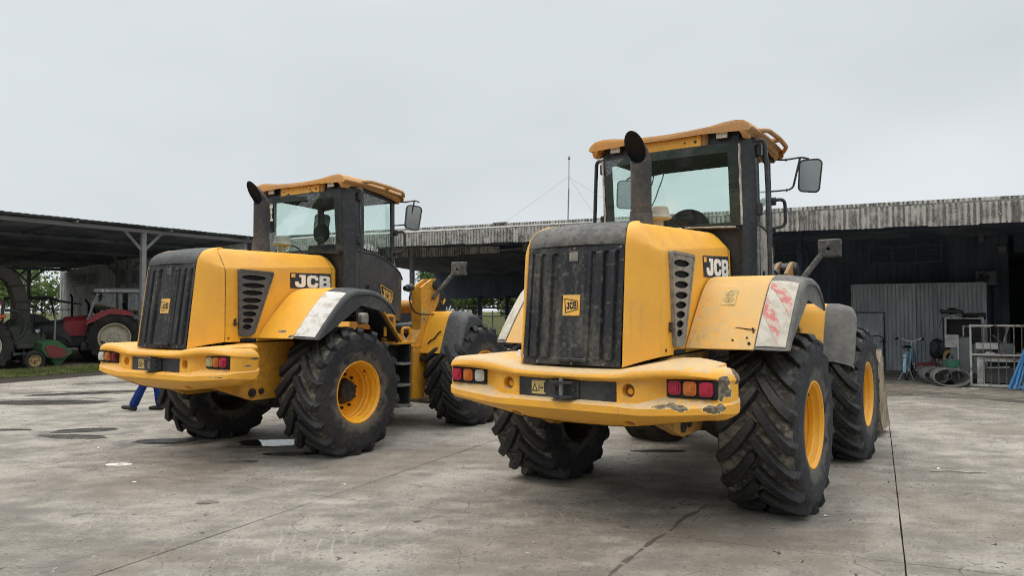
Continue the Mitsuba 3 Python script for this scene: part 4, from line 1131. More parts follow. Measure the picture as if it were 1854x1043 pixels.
# ---- front frame
TP = [(1.90, .47), (2.19, .47), (2.28, 1.25), (2.36, 1.45), (2.40, 1.73), (2.54, 1.95), (2.56, 2.13), (2.52, 2.24), (2.45, 2.29), (2.35, 2.28), (2.09, 2.14), (2.09, 1.50), (1.90, 1.26)]
for s in (-1, 1):
    fl = (lambda m: m) if s < 0 else mirror
    add('loader_tower', fl(cat(prism(TP, 'y', -.735, -.695), prism([(1.905, .475), (1.95, .475), (1.95, 1.25), (2.13, 1.50), (2.13, 2.13), (2.095, 2.13), (2.095, 1.50), (1.905, 1.26)], 'y', -.70, -.585), prism(TP, 'y', -.585, -.55))), 'chassis' if False else 'tower')
    add('loader_tower__band', fl(box(1.89, 2.29, -.745, -.545, 1.235, 1.262, .004)), 'tower')
    add('loader_tower__pivot', fl(cat(tube([[2.445, -.765, 2.19], [2.445, -.50, 2.19]], .085, 20), tube([[2.445, -.775, 2.19], [2.445, -.76, 2.19]], .05, 16))), 'cab_black')
    add('loader_tower__plate', fl(cat(hull([[2.46, -.742, 1.40], [2.60, -.742, 1.50], [2.58, -.742, 1.62], [2.48, -.742, 1.60], [2.46, -.738, 1.40], [2.60, -.738, 1.50], [2.58, -.738, 1.62], [2.48, -.738, 1.60]]))), 'grease_and_shade')
    # lamp bracket
    add('lamp_arm', fl(tube([[2.36, -.76, 1.97], [2.36, -.79, 2.02], [2.53, -1.03, 2.38]], .034, 10)), 'bracket')
    add('lamp_bracket', fl(cut(box(2.50, 2.60, -1.235, -.985, 2.335, 2.545, .012), tube([[2.4, -1.10, 2.43], [2.56, -1.10, 2.43]], .022, 14), box(2.56, 2.7, -1.3, -1.19, 2.40, 2.48, 0))), 'bracket', smooth=25)
    # boom arm
    add('boom_arm', fl(prism(Polygon([(2.42, 2.26), (2.56, 2.28), (3.05, 1.98), (3.9, 1.30), (4.42, .50), (4.36, .34), (4.24, .36), (3.72, 1.02), (3.0, 1.60), (2.40, 2.12)]), 'y', -.58, -.44)), 'cab_black')
    add('boom_arm__marking', fl(cat(prism([(2.80, 1.93), (2.86, 1.89), (2.93, 1.97), (2.87, 2.01)], 'y', -.583, -.580))), 'sticker_yellow')
    add('boom_arm__lettering', text('JCB', .13, [3.12, -.5805, 1.755], [.80, 0, -.60], [.55, 0, .84], .003, True, 1.2) if s < 0 else text('JCB', .13, [3.12, .5805, 1.755], [-.80, 0, .60], [.55, 0, .84], .003, True, 1.2), 'print_white')
    # front fender
    Cq = np.array([(2.06, 1.13), (2.16, 1.40), (2.25, 1.62), (2.31, 1.72), (2.40, 1.768), (2.55, 1.775), (2.72, 1.745), (2.92, 1.66)])
    Cg = PchipInterpolator(np.arange(8), Cq, axis=0)
    row = lambda y, t0, t1, dx, dz: [(q[0] + dx, y if y > -1.11 else -1.10 + (y + 1.10) * (1 - .42 * max(t - 2.5, 0) / 4.5), q[1] + dz) for t, q in [(t, Cg(t)) for t in np.linspace(t0, t1, 20)]]
    add('front_fender', fl(sheet([row(y, .05, 6.2, dx, 0) for y, dx in ((-.74, .0), (-.90, .01), (-1.10, .02))], .014)), 'front_fender', smooth=40)
    add('front_flare', fl(sheet([row(y, -.0, 7, dx, dz) for y, dx, dz in ((-1.10, .022, .004), (-1.22, .026, .0), (-1.36, .030, -.03), (-1.405, .040, -.05), (-1.42, .055, -.075), (-1.415, .07, -.09))], .014)), 'front_flare', smooth=45)
    add('fender_bracket', fl(box(2.06, 2.6, -.9, -.5, 1.02, 1.10, .02)), 'grease_and_shade')
add('front_frame', cat(box(1.75, 3.2, -.48, .48, .62, 1.30, .05), cyl([2.25, -.55, 1.85], [2.25, .55, 1.85], .10, 16)), 'tower')
add('lift_cylinder', cat(cyl([2.30, .0, 1.5], [3.30, 0, 1.55], .085, 16), cyl([3.3, 0, 1.55], [3.8, 0, 1.35], .045, 12)), 'cab_black')
for s in (-1, 1):
    add('hydraulic_hose', tube(bend([(2.02, s * .60, 2.05), (1.88, s * .66, 1.98), (1.90, s * .74, 1.75), (2.1, s * .80, 1.72), (2.45, s * .80, 1.74), (2.60, s * .78, 2.0)], .12, 6), .011, 6), 'inside_dark')
    add('front_lamp', cat(tube([[1.90, s * .62, 2.12], [2.0, s * .62, 2.14]], .055, 14), tube([[1.84, s * .62, 2.115], [1.9, s * .62, 2.12]], .04, 12)), 'cab_black')
add('tower_label', box(2.02, 2.03, 0, 0.001, 1, 1.001, 0) if False else box(2.115, 2.20, -.7385, -.7355, 1.60, 1.80, 0), 'sticker_old', who='B')
add('tower_label__print', cat(flat(Polygon([(-.026, -.024), (.026, -.024), (0, .028)], [[(-.017, -.018), (.017, -.018), (0, .016)]]), .0015, [2.157, -.7387, 1.745], [1, 0, 0], [0, 0, 1]), flat(union_all([sbox(-.024, -.006, .02, .002), sbox(.014, -.02, .022, .018), sbox(-.024, -.018, -.018, .014)]), .0015, [2.157, -.7387, 1.655], [1, 0, 0], [0, 0, 1])), 'print_black', who='B')
# bucket
BP = [(4.10, .42), (4.22, .95), (4.36, 1.12), (4.46, 1.10), (4.62, .62), (5.05, .03), (4.35, .02)]
shell = LineString([(5.12, .03), (4.42, .04), (4.26, .20), (4.20, .45), (4.26, .95), (4.40, 1.13)]).buffer(.022, cap_style=2)
add('bucket', cat(prism(shell, 'y', -1.36, 1.36), prism(Polygon([(5.10, .03), (4.42, .04), (4.24, .22), (4.18, .45), (4.24, .97), (4.40, 1.15), (4.50, 1.05), (4.68, .52)]), 'y', -1.385, -1.355), prism(Polygon([(5.10, .03), (4.42, .04), (4.24, .22), (4.18, .45), (4.24, .97), (4.40, 1.15), (4.50, 1.05), (4.68, .52)]), 'y', 1.355, 1.385), box(4.12, 4.22, -.6, -.4, .3, .9, .02), box(4.12, 4.22, .4, .6, .3, .9, .02)), 'bucket')
# door badge and model number on the door
add('door_badge', prism(Polygon([(1.08, 2.16), (1.40, 2.06), (1.43, 1.93), (1.27, 1.84), (1.12, 1.88)]).buffer(.0), 'y', -.7975, -.7905), 'print_black')
q0 = Polygon([(1.08, 2.16), (1.40, 2.06), (1.43, 1.93), (1.27, 1.84), (1.12, 1.88)])
q1 = q0.buffer(-.012).difference(q0.buffer(-.024))


def on_door(m, gap):
    v = m.vertices.copy()
    v[:, 1] = -halfw(v[:, 0]) - .015 - gap + (v[:, 1] - v[:, 1].max())
    return trimesh.Trimesh(v, m.faces, process=False)


PIECES.pop()
add('door_badge', on_door(prism(q0, 'y', -.006, 0), .001), 'print_black')
add('door_badge__frame', on_door(prism(q1, 'y', -.002, 0), .0075), 'sticker_yellow')
tb = block_letters(.235, .15, [1.262, 0, 1.985], [1, 0, -.30], [-.12, 0, 1], .002)
add('door_badge__lettering', on_door(trimesh.Trimesh(tb.vertices * [1, .01, 1], tb.faces, process=False), .0075), 'sticker_yellow')
add('door_button', tube([[.80, -.835, 2.09], [.80, -.80, 2.09]], .03, 14), 'inside_dark')


def on_glass(m):
    v = m.vertices.copy()
    v[:, 1] = -halfw(v[:, 0]) + .008 + v[:, 1] * .02
    return trimesh.Trimesh(v, m.faces, process=False)


add('model_number', on_glass(text('426', .075, [.775 + .07, 0, 2.642], [1, 0, -.02], [.1, 0, 1], .001, True, 1.25)), 'print_white', who='B')
add('model_number', on_glass(text('ZX', .040, [.935 + .09, 0, 2.618], [1, 0, -.05], [.1, 0, 1], .001, True, 1.4)), 'print_white', who='B')
add('window_marking', cat(flat(union_all([sbox(-.035, .06, .035, .12), sbox(-.02, -.02, .02, .05), sbox(-.03, -.12, .03, -.09), sbox(-.012, -.10, .012, -.03)]), .001, [rear_x(.585, 3.15) - .004, .585, 3.15], [0, -1, 0], [-.08, 0, 1])), 'reflector_white', who='B')

# ---- small marks: a white tag on the right loader's corner panel, holes and screws in its fender, panel bolts
add('tag', box(-1.652, -1.640, .470, .498, 1.365, 1.425, .002), 'print_white', who='A')
for y, t in ((-1.13, .55), (-1.155, .28), (-1.02, .40), (-1.17, .85), (-1.16, 1.0)):
    q = Cf(t)
    add('fender_hole', tube([(q[0] + .02 - .010, y, q[1] + .008), (q[0] + .02, y, q[1] + .002)], .012 if t < .5 else .008, 8), 'soot_black', who='A')
crk = [(Cf(t)[0] + .018 - .007, y, Cf(t)[1] + .007) for t, y in ((1.02, -1.02), (1.0, -1.08), (.96, -1.13), (.93, -1.185))]
add('fender_crack', tube(crk, .004, 4), 'soot_black', who='A')
for s in (-1, 1):
    for x, z in ((-1.27, 1.43), (-.55, 1.46), (.36, 2.30), (.36, 1.95)):
        yy = np.interp(z, [1.385, 1.70, 2.10, 2.195, 2.25, 2.31], [.645, .640, .630, .624, .600, .56])
        add('hood_bolt', tube([(x, s * (yy - .01), z), (x, s * (yy + .006), z)], .012, 8), 'cab_black')
tear = [(2.17 + .055 * k, -.90 - .07 * k, 1.335 + .12 * k + .012 * (-1) ** k) for k in range(4)]
add('fender_tear', tube([(x - .012, y, z) for x, y, z in [(Cg(t)[0], y, Cg(t)[1]) for t, y in ((.55, -.86), (.75, -.90), (.85, -.96), (1.15, -1.0), (1.3, -1.05))]], .010, 5), 'soot_black', who='B')

# ---- the two loaders
VARIANT = {
    'A': dict(yellow='yellow_a', bumper='bumper_a', fender='fender_a', flare='flare_a', vent='vent_a', grille='grille_a', cap='cap_a', roof='roof_a', rim='rim_a', chassis='chassis_a', tower='chassis_a', tread='tread_a', side='side_a', cab_panel='cab_panel_a', reflector='reflector_aged', dome='dome_pale', sign='yellow_b', bracket='lamp_box', front_fender='yellow_a', front_flare='flare_a', bucket='bucket_steel'),
    'B': dict(yellow='yellow_b', bumper='bumper_b', fender='fender_b', flare='flare_b', vent='vent_b', grille='grille_b', cap='cap_b', roof='roof_b', rim='rim_b', chassis='chassis_b', tower='chassis_b', tread='tread_b', side='side_b', cab_panel='cab_panel_b', reflector='reflector_white', dome='dome_plastic', sign='yellow_b', bracket='lamp_box', front_fender='yellow_b', front_flare='flare_b', bucket='bucket_steel')}
LOADER_LABEL = {'A': 'dusty right-hand yellow wheel loader with chipped bumper corner and faded red-and-white fender strip',
                'B': 'cleaner yellow wheel loader with grey-green air cap, cab headrest and plain white fender strip'}
TILT = {'A': 0.011, 'B': -0.013}
for who, pose in (('A', POSE_A), ('B', POSE_B)):
    t = thing('wheel_loader', LOADER_LABEL[who], 'wheel loader', 'yellow wheel loaders parked side by side')
    base = T().translate([pose[0], pose[1], 0]).rotate([0, 0, 1], 90 - math.degrees(pose[2]))
    tilt = base @ T().translate([-1.0, 0, 0]).rotate([0, 1, 0], -math.degrees(TILT[who])).translate([1.0, 0, 0])
    _local = {}
    for rel, d, mat, frame, ok, lab in PIECES:
        if who not in ok:
            continue
        n = _local.get(rel, 0)
        _local[rel] = n + 1
        key = f'{t}__{rel}' + (f'_{n:03d}' if n else '')
        scene[key] = {**d, 'to_world': tilt if frame == 'rear' else base, 'bsdf': {'type': 'ref', 'id': VARIANT[who].get(mat, mat)}}
        if lab:
            labels[key] = {'label': lab}

# ---------------------------------------------------------------- sheds
def old_sheet(seed):
    def f(p, n, uv):
        run = fbm(p.x * 16 + seed, p.y * 16, p.z * 1.6, octaves=4)
        blot = fbm(p.x * 5 + seed, p.y * 5, p.z * 6, octaves=4)
        speckle = noise(p.x * 60, p.y * 60, p.z * 44)
        mould_and_shade = 0.13 * dr.cos(2 * math.pi * p.x / 0.105)     # mouldy and lichen-pale bands by wave, with rib shading painted in
        c = mix((0.47, 0.465, 0.445), (0.115, 0.113, 0.106), smoothstep(0.36, 0.64, run * 0.5 + blot * 0.5 + mould_and_shade))
        c = mix(c, (0.62, 0.61, 0.57), smoothstep(0.60, 0.75, speckle) * smoothstep(0.35, 0.6, blot) * 0.6)
        return mix(c, (0.05, 0.05, 0.047), 0.5 * smoothstep(0.64, 0.76, fbm(p.x * 9 + 40 + seed, p.y * 9, p.z * 1.1, octaves=3)))
    return f


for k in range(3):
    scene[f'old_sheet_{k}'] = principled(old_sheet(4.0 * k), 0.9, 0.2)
scene['roof_grey'] = principled(lambda p, n, uv: mix((0.14, 0.14, 0.135), (0.34, 0.335, 0.32), smoothstep(0.3, 0.7, fbm(p.x * 4, p.y * 4, p.z * 9, octaves=4))), 0.9, 0.2)
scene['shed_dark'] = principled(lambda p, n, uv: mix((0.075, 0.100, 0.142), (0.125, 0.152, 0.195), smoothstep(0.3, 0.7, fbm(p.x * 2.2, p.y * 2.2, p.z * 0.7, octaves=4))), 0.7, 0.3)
scene['shed_steel'] = principled((0.045, 0.060, 0.090), 0.7, 0.3)
scene['room_sheet'] = principled(lambda p, n, uv: mix((0.56, 0.60, 0.64), (0.44, 0.47, 0.50), smoothstep(0.35, 0.7, fbm(p.x * 6, p.y * 3, p.z * 1.1, octaves=4))), 0.55, 0.4)
scene['room_sheet_dull'] = principled(lambda p, n, uv: mix((0.50, 0.54, 0.58), (0.39, 0.42, 0.45), smoothstep(0.35, 0.7, fbm(p.x * 6 + 9, p.y * 3, p.z * 1.1, octaves=4))), 0.6, 0.4)
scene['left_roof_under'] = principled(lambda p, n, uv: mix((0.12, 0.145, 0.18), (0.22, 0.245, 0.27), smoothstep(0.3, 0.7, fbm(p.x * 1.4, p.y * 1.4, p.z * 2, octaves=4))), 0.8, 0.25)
scene['timber_grey'] = principled(lambda p, n, uv: mix((0.17, 0.175, 0.18), (0.30, 0.305, 0.305), fbm(p.x * 5, p.y * 2.3, p.z * 5, octaves=4)), 0.75, 0.3)
scene['white_rust'] = principled(lambda p, n, uv: mix((0.58, 0.575, 0.55), (0.24, 0.15, 0.09), smoothstep(0.62, 0.74, fbm(p.x * 9, p.y * 9, p.z * 5, octaves=4))), 0.6, 0.3)
scene['rust_bar'] = principled(lambda p, n, uv: mix((0.30, 0.245, 0.20), (0.16, 0.10, 0.07), smoothstep(0.4, 0.65, fbm(p.x * 12, p.y * 12, p.z * 6, octaves=4))), 0.8, 0.25)


def corrugated(u0, u1, z0, z1, v, per, amp, shape='sine', lean=0.0):
    """A sheet facing -y between u0 and u1; z0, z1 are numbers or functions of u. Four points a wave."""
    n = max(4, int(round((u1 - u0) / per)) * (6 if shape == 'sine' else 4))
    us = np.linspace(u0, u1, n + 1)
    ph = (us / per) % 1.0
    if shape == 'sine':
        w = -amp * np.cos(2 * np.pi * us / per)
    else:
        us = np.array([k * per + f * per for k in range(int(u0 // per), int(u1 // per) + 2) for f in (0, .16, .22, .94)])
        w = np.array([amp, amp, 0, 0] * (len(us) // 4)) * -1
        ok = (us >= u0) & (us <= u1)
        us, w = us[ok], -w[ok]
    f0 = z0 if callable(z0) else (lambda u: z0)
    f1 = z1 if callable(z1) else (lambda u: z1)
    g = [[(u, v + d + lean * t, f0(u) * (1 - t) + f1(u) * t) for t in (0, 1)] for u, d in zip(us, w)]
    return sheet(np.array(g), .006)


def zb(u):
    return 3.474 - (u - .8) * .0201


def zt(u):
    return 3.925 - (u - .8) * .0172


scene['wall_pale'] = principled(lambda p, n, uv: mix((0.66, 0.68, 0.69), (0.48, 0.50, 0.51), smoothstep(0.35, 0.7, fbm(p.x * 6, p.y * 3, p.z * 1.1, octaves=4))), 0.6, 0.3)
big = thing('storage_shed', 'long open-fronted shed with a mouldy corrugated fascia, standing behind both loaders', 'shed')
W_ = .855
i = 0
u = -22.2
while u < 7:
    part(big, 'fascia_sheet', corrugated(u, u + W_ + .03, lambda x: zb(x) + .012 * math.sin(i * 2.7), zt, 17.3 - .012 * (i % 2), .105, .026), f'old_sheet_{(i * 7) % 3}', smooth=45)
    u += W_
    i += 1
# ridge strip behind, roof planes
def zc(u):
    return 4.37 - (u - .9) * .0215


part(big, 'ridge_cap', corrugated(-22.2, 7, lambda x: zc(x) - .14, lambda x: zc(x), 20.0, .075, .016), 'old_sheet_1', smooth=45)
part(big, 'roof_sheet', sheet(np.array([[(x, 17.32, zt(x) + .02), (x, 20.02, zc(x) - .10)] for x in np.linspace(-22.2, 7, 12)]), .02), 'roof_grey')
part(big, 'roof_sheet', sheet(np.array([[(x, 20.02, zc(x) - .02), (x, 27.0, zc(x) - .45), (x, 34.2, zc(x) - .95)] for x in np.linspace(-27.5, 7, 12)]), .02), 'roof_grey')
part(big, 'added_ceiling', cat(sheet(np.array([[(x, 17.36, zt(x) - .02), (x, 20.0, zc(x) - .16)] for x in np.linspace(-22.1, 6.9, 12)]), .01), sheet(np.array([[(x, 20.06, zc(x) - .16), (x, 27.0, zc(x) - .50), (x, 34.1, zc(x) - 1.0)] for x in np.linspace(-27.4, 6.9, 12)]), .01)), 'left_roof_under')  # added layer below the roof sheets, coloured darker for the shade there
part(big, 'eave_beam', hull([(x_, y_, zb(x_) + d_) for x_ in (-22, 7) for y_ in (17.40, 17.50) for d_ in (.06, .16)]), 'shed_steel')
part(big, 'inner_beam', box(-22, 7, 20.10, 20.30, 3.75, 3.95, .01), 'shed_steel')
low = corrugated(-19.5, -13.37, lambda x: 3.66 - .012 * (x + 15.4) + (.05 if x > -15.0 else 0), lambda x: 3.905 - .034 * (x + 13.37), 19.95, .085, .016)
part(big, 'lower_fascia_sheet', low, 'old_sheet_0', smooth=45, label='lower torn corrugated strip hanging behind the fascia')
part(big, 'rail', cat(cyl([-13.4, 19.95, 3.775], [-12.32, 19.95, 3.80], .035, 10), box(-12.42, -12.22, 19.88, 20.02, 3.68, 3.95, .02)), 'steel')
for x in (-16.83, -10.2, -3.9, 5.5):
    part(big, 'post', box(x - .07, x + .07, 19.98 if x > -16 else 19.5, 20.14 if x > -16 else 19.64, 0, 4.0, .008), 'timber_grey' if x < -16 else 'shed_steel')
# back walls
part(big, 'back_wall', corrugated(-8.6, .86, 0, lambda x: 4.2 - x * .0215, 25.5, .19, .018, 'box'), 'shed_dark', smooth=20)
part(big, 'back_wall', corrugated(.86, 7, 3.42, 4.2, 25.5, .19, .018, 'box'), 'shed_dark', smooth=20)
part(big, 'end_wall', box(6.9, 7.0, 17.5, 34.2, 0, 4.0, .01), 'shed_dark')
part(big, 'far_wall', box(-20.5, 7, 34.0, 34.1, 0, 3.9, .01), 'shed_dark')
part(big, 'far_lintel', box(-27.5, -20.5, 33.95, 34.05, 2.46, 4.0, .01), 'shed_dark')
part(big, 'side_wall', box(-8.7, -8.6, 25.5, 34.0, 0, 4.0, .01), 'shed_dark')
for x in (-27.2, -23.9, -22.0, -21.05):
    part(big, 'far_post', box(x - .11, x + .11, 33.6, 33.8, 0, 2.6, .01), 'shed_steel')
part(big, 'far_rail', box(-27.5, -20.5, 33.62, 33.72, 1.88, 1.96, .005), 'shed_steel')


def louvre(owner, u0, u1, z0, z1, v, bays, slats, m='shed_steel', back='soot_black'):
    lv = part(owner, 'louvre', box(u0, u1, v - .005, v + .02, z0, z1, .002), back)
    fr = [box(u0 - .04, u1 + .04, v - .05, v, z1, z1 + .045, .003), box(u0 - .04, u1 + .04, v - .06, v, z0 - .045, z0, .003)]
    for k in range(bays + 1):
        x = u0 + (u1 - u0) * k / bays
        fr.append(box(x - .022, x + .022, v - .05, v, z0, z1, .003))
    for k, f in enumerate(fr):
        part(lv, 'frame', f, m)
    for b in range(bays):
        for k in range(slats):
            z = z0 + (z1 - z0) * (k + .5) / slats
            x0, x1 = u0 + (u1 - u0) * b / bays + .024, u0 + (u1 - u0) * (b + 1) / bays - .024
            d = (z1 - z0) / slats * .42
            part(lv, 'slat', hull([(x0, v - .045, z - d), (x1, v - .045, z - d), (x0, v - .008, z + d), (x1, v - .008, z + d), (x0, v - .040, z - d), (x1, v - .040, z - d), (x0, v - .004, z + d), (x1, v - .004, z + d)]), m, smooth=False)


scene['louvre_blue'] = principled((0.13, 0.16, 0.21), 0.6, 0.35)
louvre(big, -2.853, -.875, 3.25, 3.735, 25.46, 3, 6, 'louvre_blue')
louvre(big, -6.90, -4.71, 3.22, 3.70, 25.46, 3, 6, 'louvre_blue')
# the little room of pale sheets inside
room = thing('store_room', 'low pale grey corrugated metal room inside the big shed, with a small door', 'storeroom')
u = -3.15
k = 0
while u < .2:
    part(room, 'wall_sheet', corrugated(u, min(u + .84, .22), 0, 2.515 + .012 * (k % 2), 23.8 - .004 * (k % 2), .105, .032, 'box'), 'room_sheet' if k % 2 else 'room_sheet_dull', smooth=20)
    u += .84
    k += 1
part(room, 'side_wall', box(.20, .235, 23.8, 25.4, 0, 2.5, .004), 'room_sheet_dull')
part(room, 'edge_trim', cat(box(-3.175, -3.14, 23.76, 23.84, 0, 2.53, .004)), 'white_rust')
part(room, 'side_wall', box(-3.17, -3.14, 23.84, 25.4, 0, 2.5, .004), 'room_sheet_dull')
part(room, 'roof', box(-3.15, .22, 23.8, 25.4, 2.50, 2.53, .003), 'room_sheet_dull')
dr_ = part(room, 'door', corrugated(-3.06, -2.31, .02, 1.665, 23.765, .105, .010, 'box'), 'room_sheet', smooth=20)
for bx in (box(-3.09, -3.06, 23.735, 23.775, 0, 1.70, .003), box(-2.31, -2.28, 23.735, 23.775, 0, 1.70, .003), box(-3.06, -2.31, 23.735, 23.775, 1.67, 1.70, .003)):
    part(dr_, 'frame', bx, 'shed_steel')
part(dr_, 'bolt', cat(box(-2.42, -2.24, 23.715, 23.735, .82, .845, .003), box(-2.34, -2.31, 23.71, 23.74, .79, .88, .003)), 'soot_black')
# air conditioner on the dark wall
scene['metal_grey'] = principled(lambda p, n, uv: mix((0.16, 0.175, 0.185), (0.26, 0.275, 0.28), fbm(p.x * 5, p.y * 5, p.z * 5, octaves=4)), 0.55, 0.4)
ac = thing('air_conditioner', 'boxy outdoor air conditioner unit mounted on the dark wall beside the pale room', 'air conditioner')
part(ac, 'casing', cut(box(-.01, .506, 25.12, 25.42, 2.47, 2.89, .02), tube([[.17, 25.0, 2.68], [.17, 25.30, 2.68]], .165, 28)), 'metal_grey')
fan = [flat(Polygon([(0, 0), (.14, .02), (.13, .075), (.05, .05)]), .004, [.17, 25.24, 2.68], [math.cos(a_), 0, math.sin(a_)], [-math.sin(a_), 0, math.cos(a_)]) for a_ in np.arange(4) * np.pi / 2]
part(ac, 'fan', cat(*fan, tube([[.17, 25.2, 2.68], [.17, 25.28, 2.68]], .04, 12)), 'shed_steel')
for r_ in (.05, .09, .13, .16):
    t_ = np.linspace(0, 2 * np.pi, 25)
    part(ac, 'grille_ring', tube(np.c_[.17 + r_ * np.cos(t_), np.full(25, 25.112), 2.68 + r_ * np.sin(t_)], .004, 4, caps=False), 'metal_grey')
part(ac, 'bracket', cat(box(.02, .06, 25.12, 25.46, 2.42, 2.47, .003), box(.44, .48, 25.12, 25.46, 2.42, 2.47, .003)), 'shed_steel')
part(ac, 'pipe', cyl([.40, 25.42, .9], [.40, 25.42, 2.45], .018, 8), 'shed_steel')
solo('wall_lamp', cat(box(.08, .20, 25.2, 25.42, 3.86, 3.98, .01), lathe([(.001, -.1), (.07, -.1), (.09, 0), (.001, 0)], 'z', 16, (.14, 25.22, 3.86))), 'metal_grey', 'small lamp fixture high on the dark wall near the shed opening', 'lamp')
solo('cable_box', box(.55, .76, 25.30, 25.44, 3.42, 3.62, .02), 'metal_grey', 'grey box high on the dark wall above the air conditioner', 'junction box')
# mast with guys on the ridge
mast = thing('antenna_mast', 'thin steel mast with three guy wires on the big shed\'s ridge', 'mast')
part(mast, 'pole', cat(cyl([-10.79, 20.0, 4.45], [-10.755, 20.0, 5.6], .022, 8), cyl([-10.755, 20.0, 5.6], [-10.742, 20.0, 6.52], .014, 8)), 'metal_grey')
part(mast, 'tip', lathe([(.001, 6.50), (.035, 6.53), (.045, 6.57), (.02, 6.63), (.001, 6.66)], 'z', 12, (-10.74, 20.0, 0)), 'metal_grey')
for q in ((-13.25, 20.0, 4.66), (-10.35, 21.6, 4.55), (-8.6, 20.0, 4.55)):
    part(mast, 'guy_wire', tube([(-10.757, 20.0, 5.98), q], .0035, 4), 'metal_grey')
part(mast, 'anchor', box(-13.6, -13.1, 19.9, 20.1, zc(-13.3), zc(-13.3) + .035, .005), 'metal_grey')

# ---- the open implement shed on the left
imp = thing('implement_shed', 'open-sided shed with grey posts and a low flat metal roof, sheltering tractors', 'shed')


def zr(x):
    return 4.50 + (x + 22.5) * .052


u = -30.0
for k in range(31):
    v0 = -11 + k * 1.0
    if v0 > 19.2:
        break
    n = 1.0
    g = []
    for vv in np.linspace(v0, v0 + 1.03, 22):
        d = .006 * math.cos(2 * np.pi * vv / .2)
        g.append([(x, vv, zr(x) + d + .006 * (k % 2)) for x in (-22.45, -29.0, -36.4)])
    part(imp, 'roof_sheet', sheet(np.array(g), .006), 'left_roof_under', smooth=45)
part(imp, 'eave_beam', box(-22.87, -22.75, -11, 20, 4.30, 4.415, .008), 'timber_grey')
for x in (-26, -29.3, -32.6, -36.2):
    part(imp, 'purlin', box(x - .05, x + .05, -11, 20, zr(x) - .15, zr(x) - .03, .006), 'left_roof_under')
for vv in np.arange(-10, 20.1, 3.0):
    part(imp, 'rafter', hull([(-22.5, vv - .03, zr(-22.5) - .02), (-22.5, vv + .03, zr(-22.5) - .02), (-22.5, vv - .03, zr(-22.5) - .10), (-22.5, vv + .03, zr(-22.5) - .10), (-36.4, vv - .03, zr(-36.4) - .02), (-36.4, vv + .03, zr(-36.4) - .02), (-36.4, vv - .03, zr(-36.4) - .10), (-36.4, vv + .03, zr(-36.4) - .10)]), 'left_roof_under')
for x, vv, m, h in ((-22.81, 13.2, 'timber_grey', 4.30), (-22.81, 6.9, 'timber_grey', 4.30), (-22.81, 0.5, 'timber_grey', 4.30), (-22.81, 19.6, 'timber_grey', 4.30), (-29.3, 16.35, 'timber_grey', 3.95), (-29.3, 10.0, 'timber_grey', 3.95), (-31.2, 16.95, 'timber_grey', 3.9), (-35.0, 14.5, 'timber_grey', 3.7), (-36.2, 15.6, 'timber_grey', 3.65), (-36.2, 9.0, 'timber_grey', 3.65), (-36.2, 3.0, 'timber_grey', 3.65)):
    ps = part(imp, 'post', box(x - .075, x + .075, vv - .075, vv + .075, 0, h, .008), m)
    for sg in (-1, 1):
        part(ps, 'brace', tube([(x, vv, h - .62), (x, vv + sg * .62, h + .02)], .05, 4), m)
part(imp, 'end_wall', corrugated(-36.67, -22.9, 0, lambda x: zr(x) - .16, 17.25, .13, .03), 'wall_pale', smooth=45)
part(imp, 'corner_post', box(-36.75, -36.6, 17.2, 17.35, 0, 3.78, .01), 'room_sheet')
scene['louvre_grey'] = principled((0.42, 0.43, 0.44), 0.6, 0.35)
louvre(imp, -35.75, -33.35, 2.99, 3.47, 17.2, 3, 6, 'louvre_grey', 'shed_steel')
louvre(imp, -31.70, -29.3, 2.97, 3.45, 17.2, 3, 6, 'louvre_grey', 'shed_steel')
struct('dirt_floor', flat(Polygon([(-24.1, -20), (-24.1, 40), (-40, 40), (-40, -20)]), .02, [0, 0, -.05], [1, 0, 0], [0, 1, 0]), 'dirt', label='dark bare earth under the open shed')
# grass verge between concrete and earth
struct('verge_soil', flat(Polygon([(-21.72, -20), (-21.72, 40), (-24.05, 40), (-24.05, -20)]), .03, [0, 0, -.05], [1, 0, 0], [0, 1, 0]), 'grass_ground', label='narrow soil verge along the concrete')
scene['grass_blade'] = {'type': 'twosided', 'bsdf': {'type': 'principled', 'base_color': proc(lambda p, n, uv: mix((0.085, 0.125, 0.030), (0.25, 0.25, 0.10), smoothstep(0.25, 0.75, fbm(p.x * 1.8, p.y * 1.8, octaves=4)))), 'roughness': 0.7, 'specular': 0.3}}
gr_ = np.random.default_rng(11)
N = 30000
gx0, gy0 = gr_.uniform(-24.1, -21.66, N), gr_.uniform(6.0, 17.0, N)
den = meshkit.fbm(np.c_[gx0 * 1.1, gy0 * 1.1, gx0 * 0], 3, 4)
keep = den > .36
gx0, gy0 = gx0[keep], gy0[keep]
n_ = len(gx0)
ht = gr_.uniform(.03, .11, n_) * np.where(np.abs(gx0 + 22.9) < .95, 1.0, .6)
an = gr_.uniform(0, 2 * np.pi, n_)
w0 = .008
base = np.c_[gx0, gy0, np.full(n_, -.02)]
sd = np.c_[np.cos(an), np.sin(an), 0 * an] * w0
tip = base + np.c_[gr_.normal(0, .035, n_), gr_.normal(0, .035, n_), ht + .02]
V = np.stack([base - sd, base + sd, tip], 1).reshape(-1, 3)
solo('grass', trimesh.Trimesh(V, np.arange(len(V)).reshape(-1, 3), process=False), 'grass_blade', 'short patchy green grass on the verge before the left shed', 'grass', kind='stuff', smooth=False)

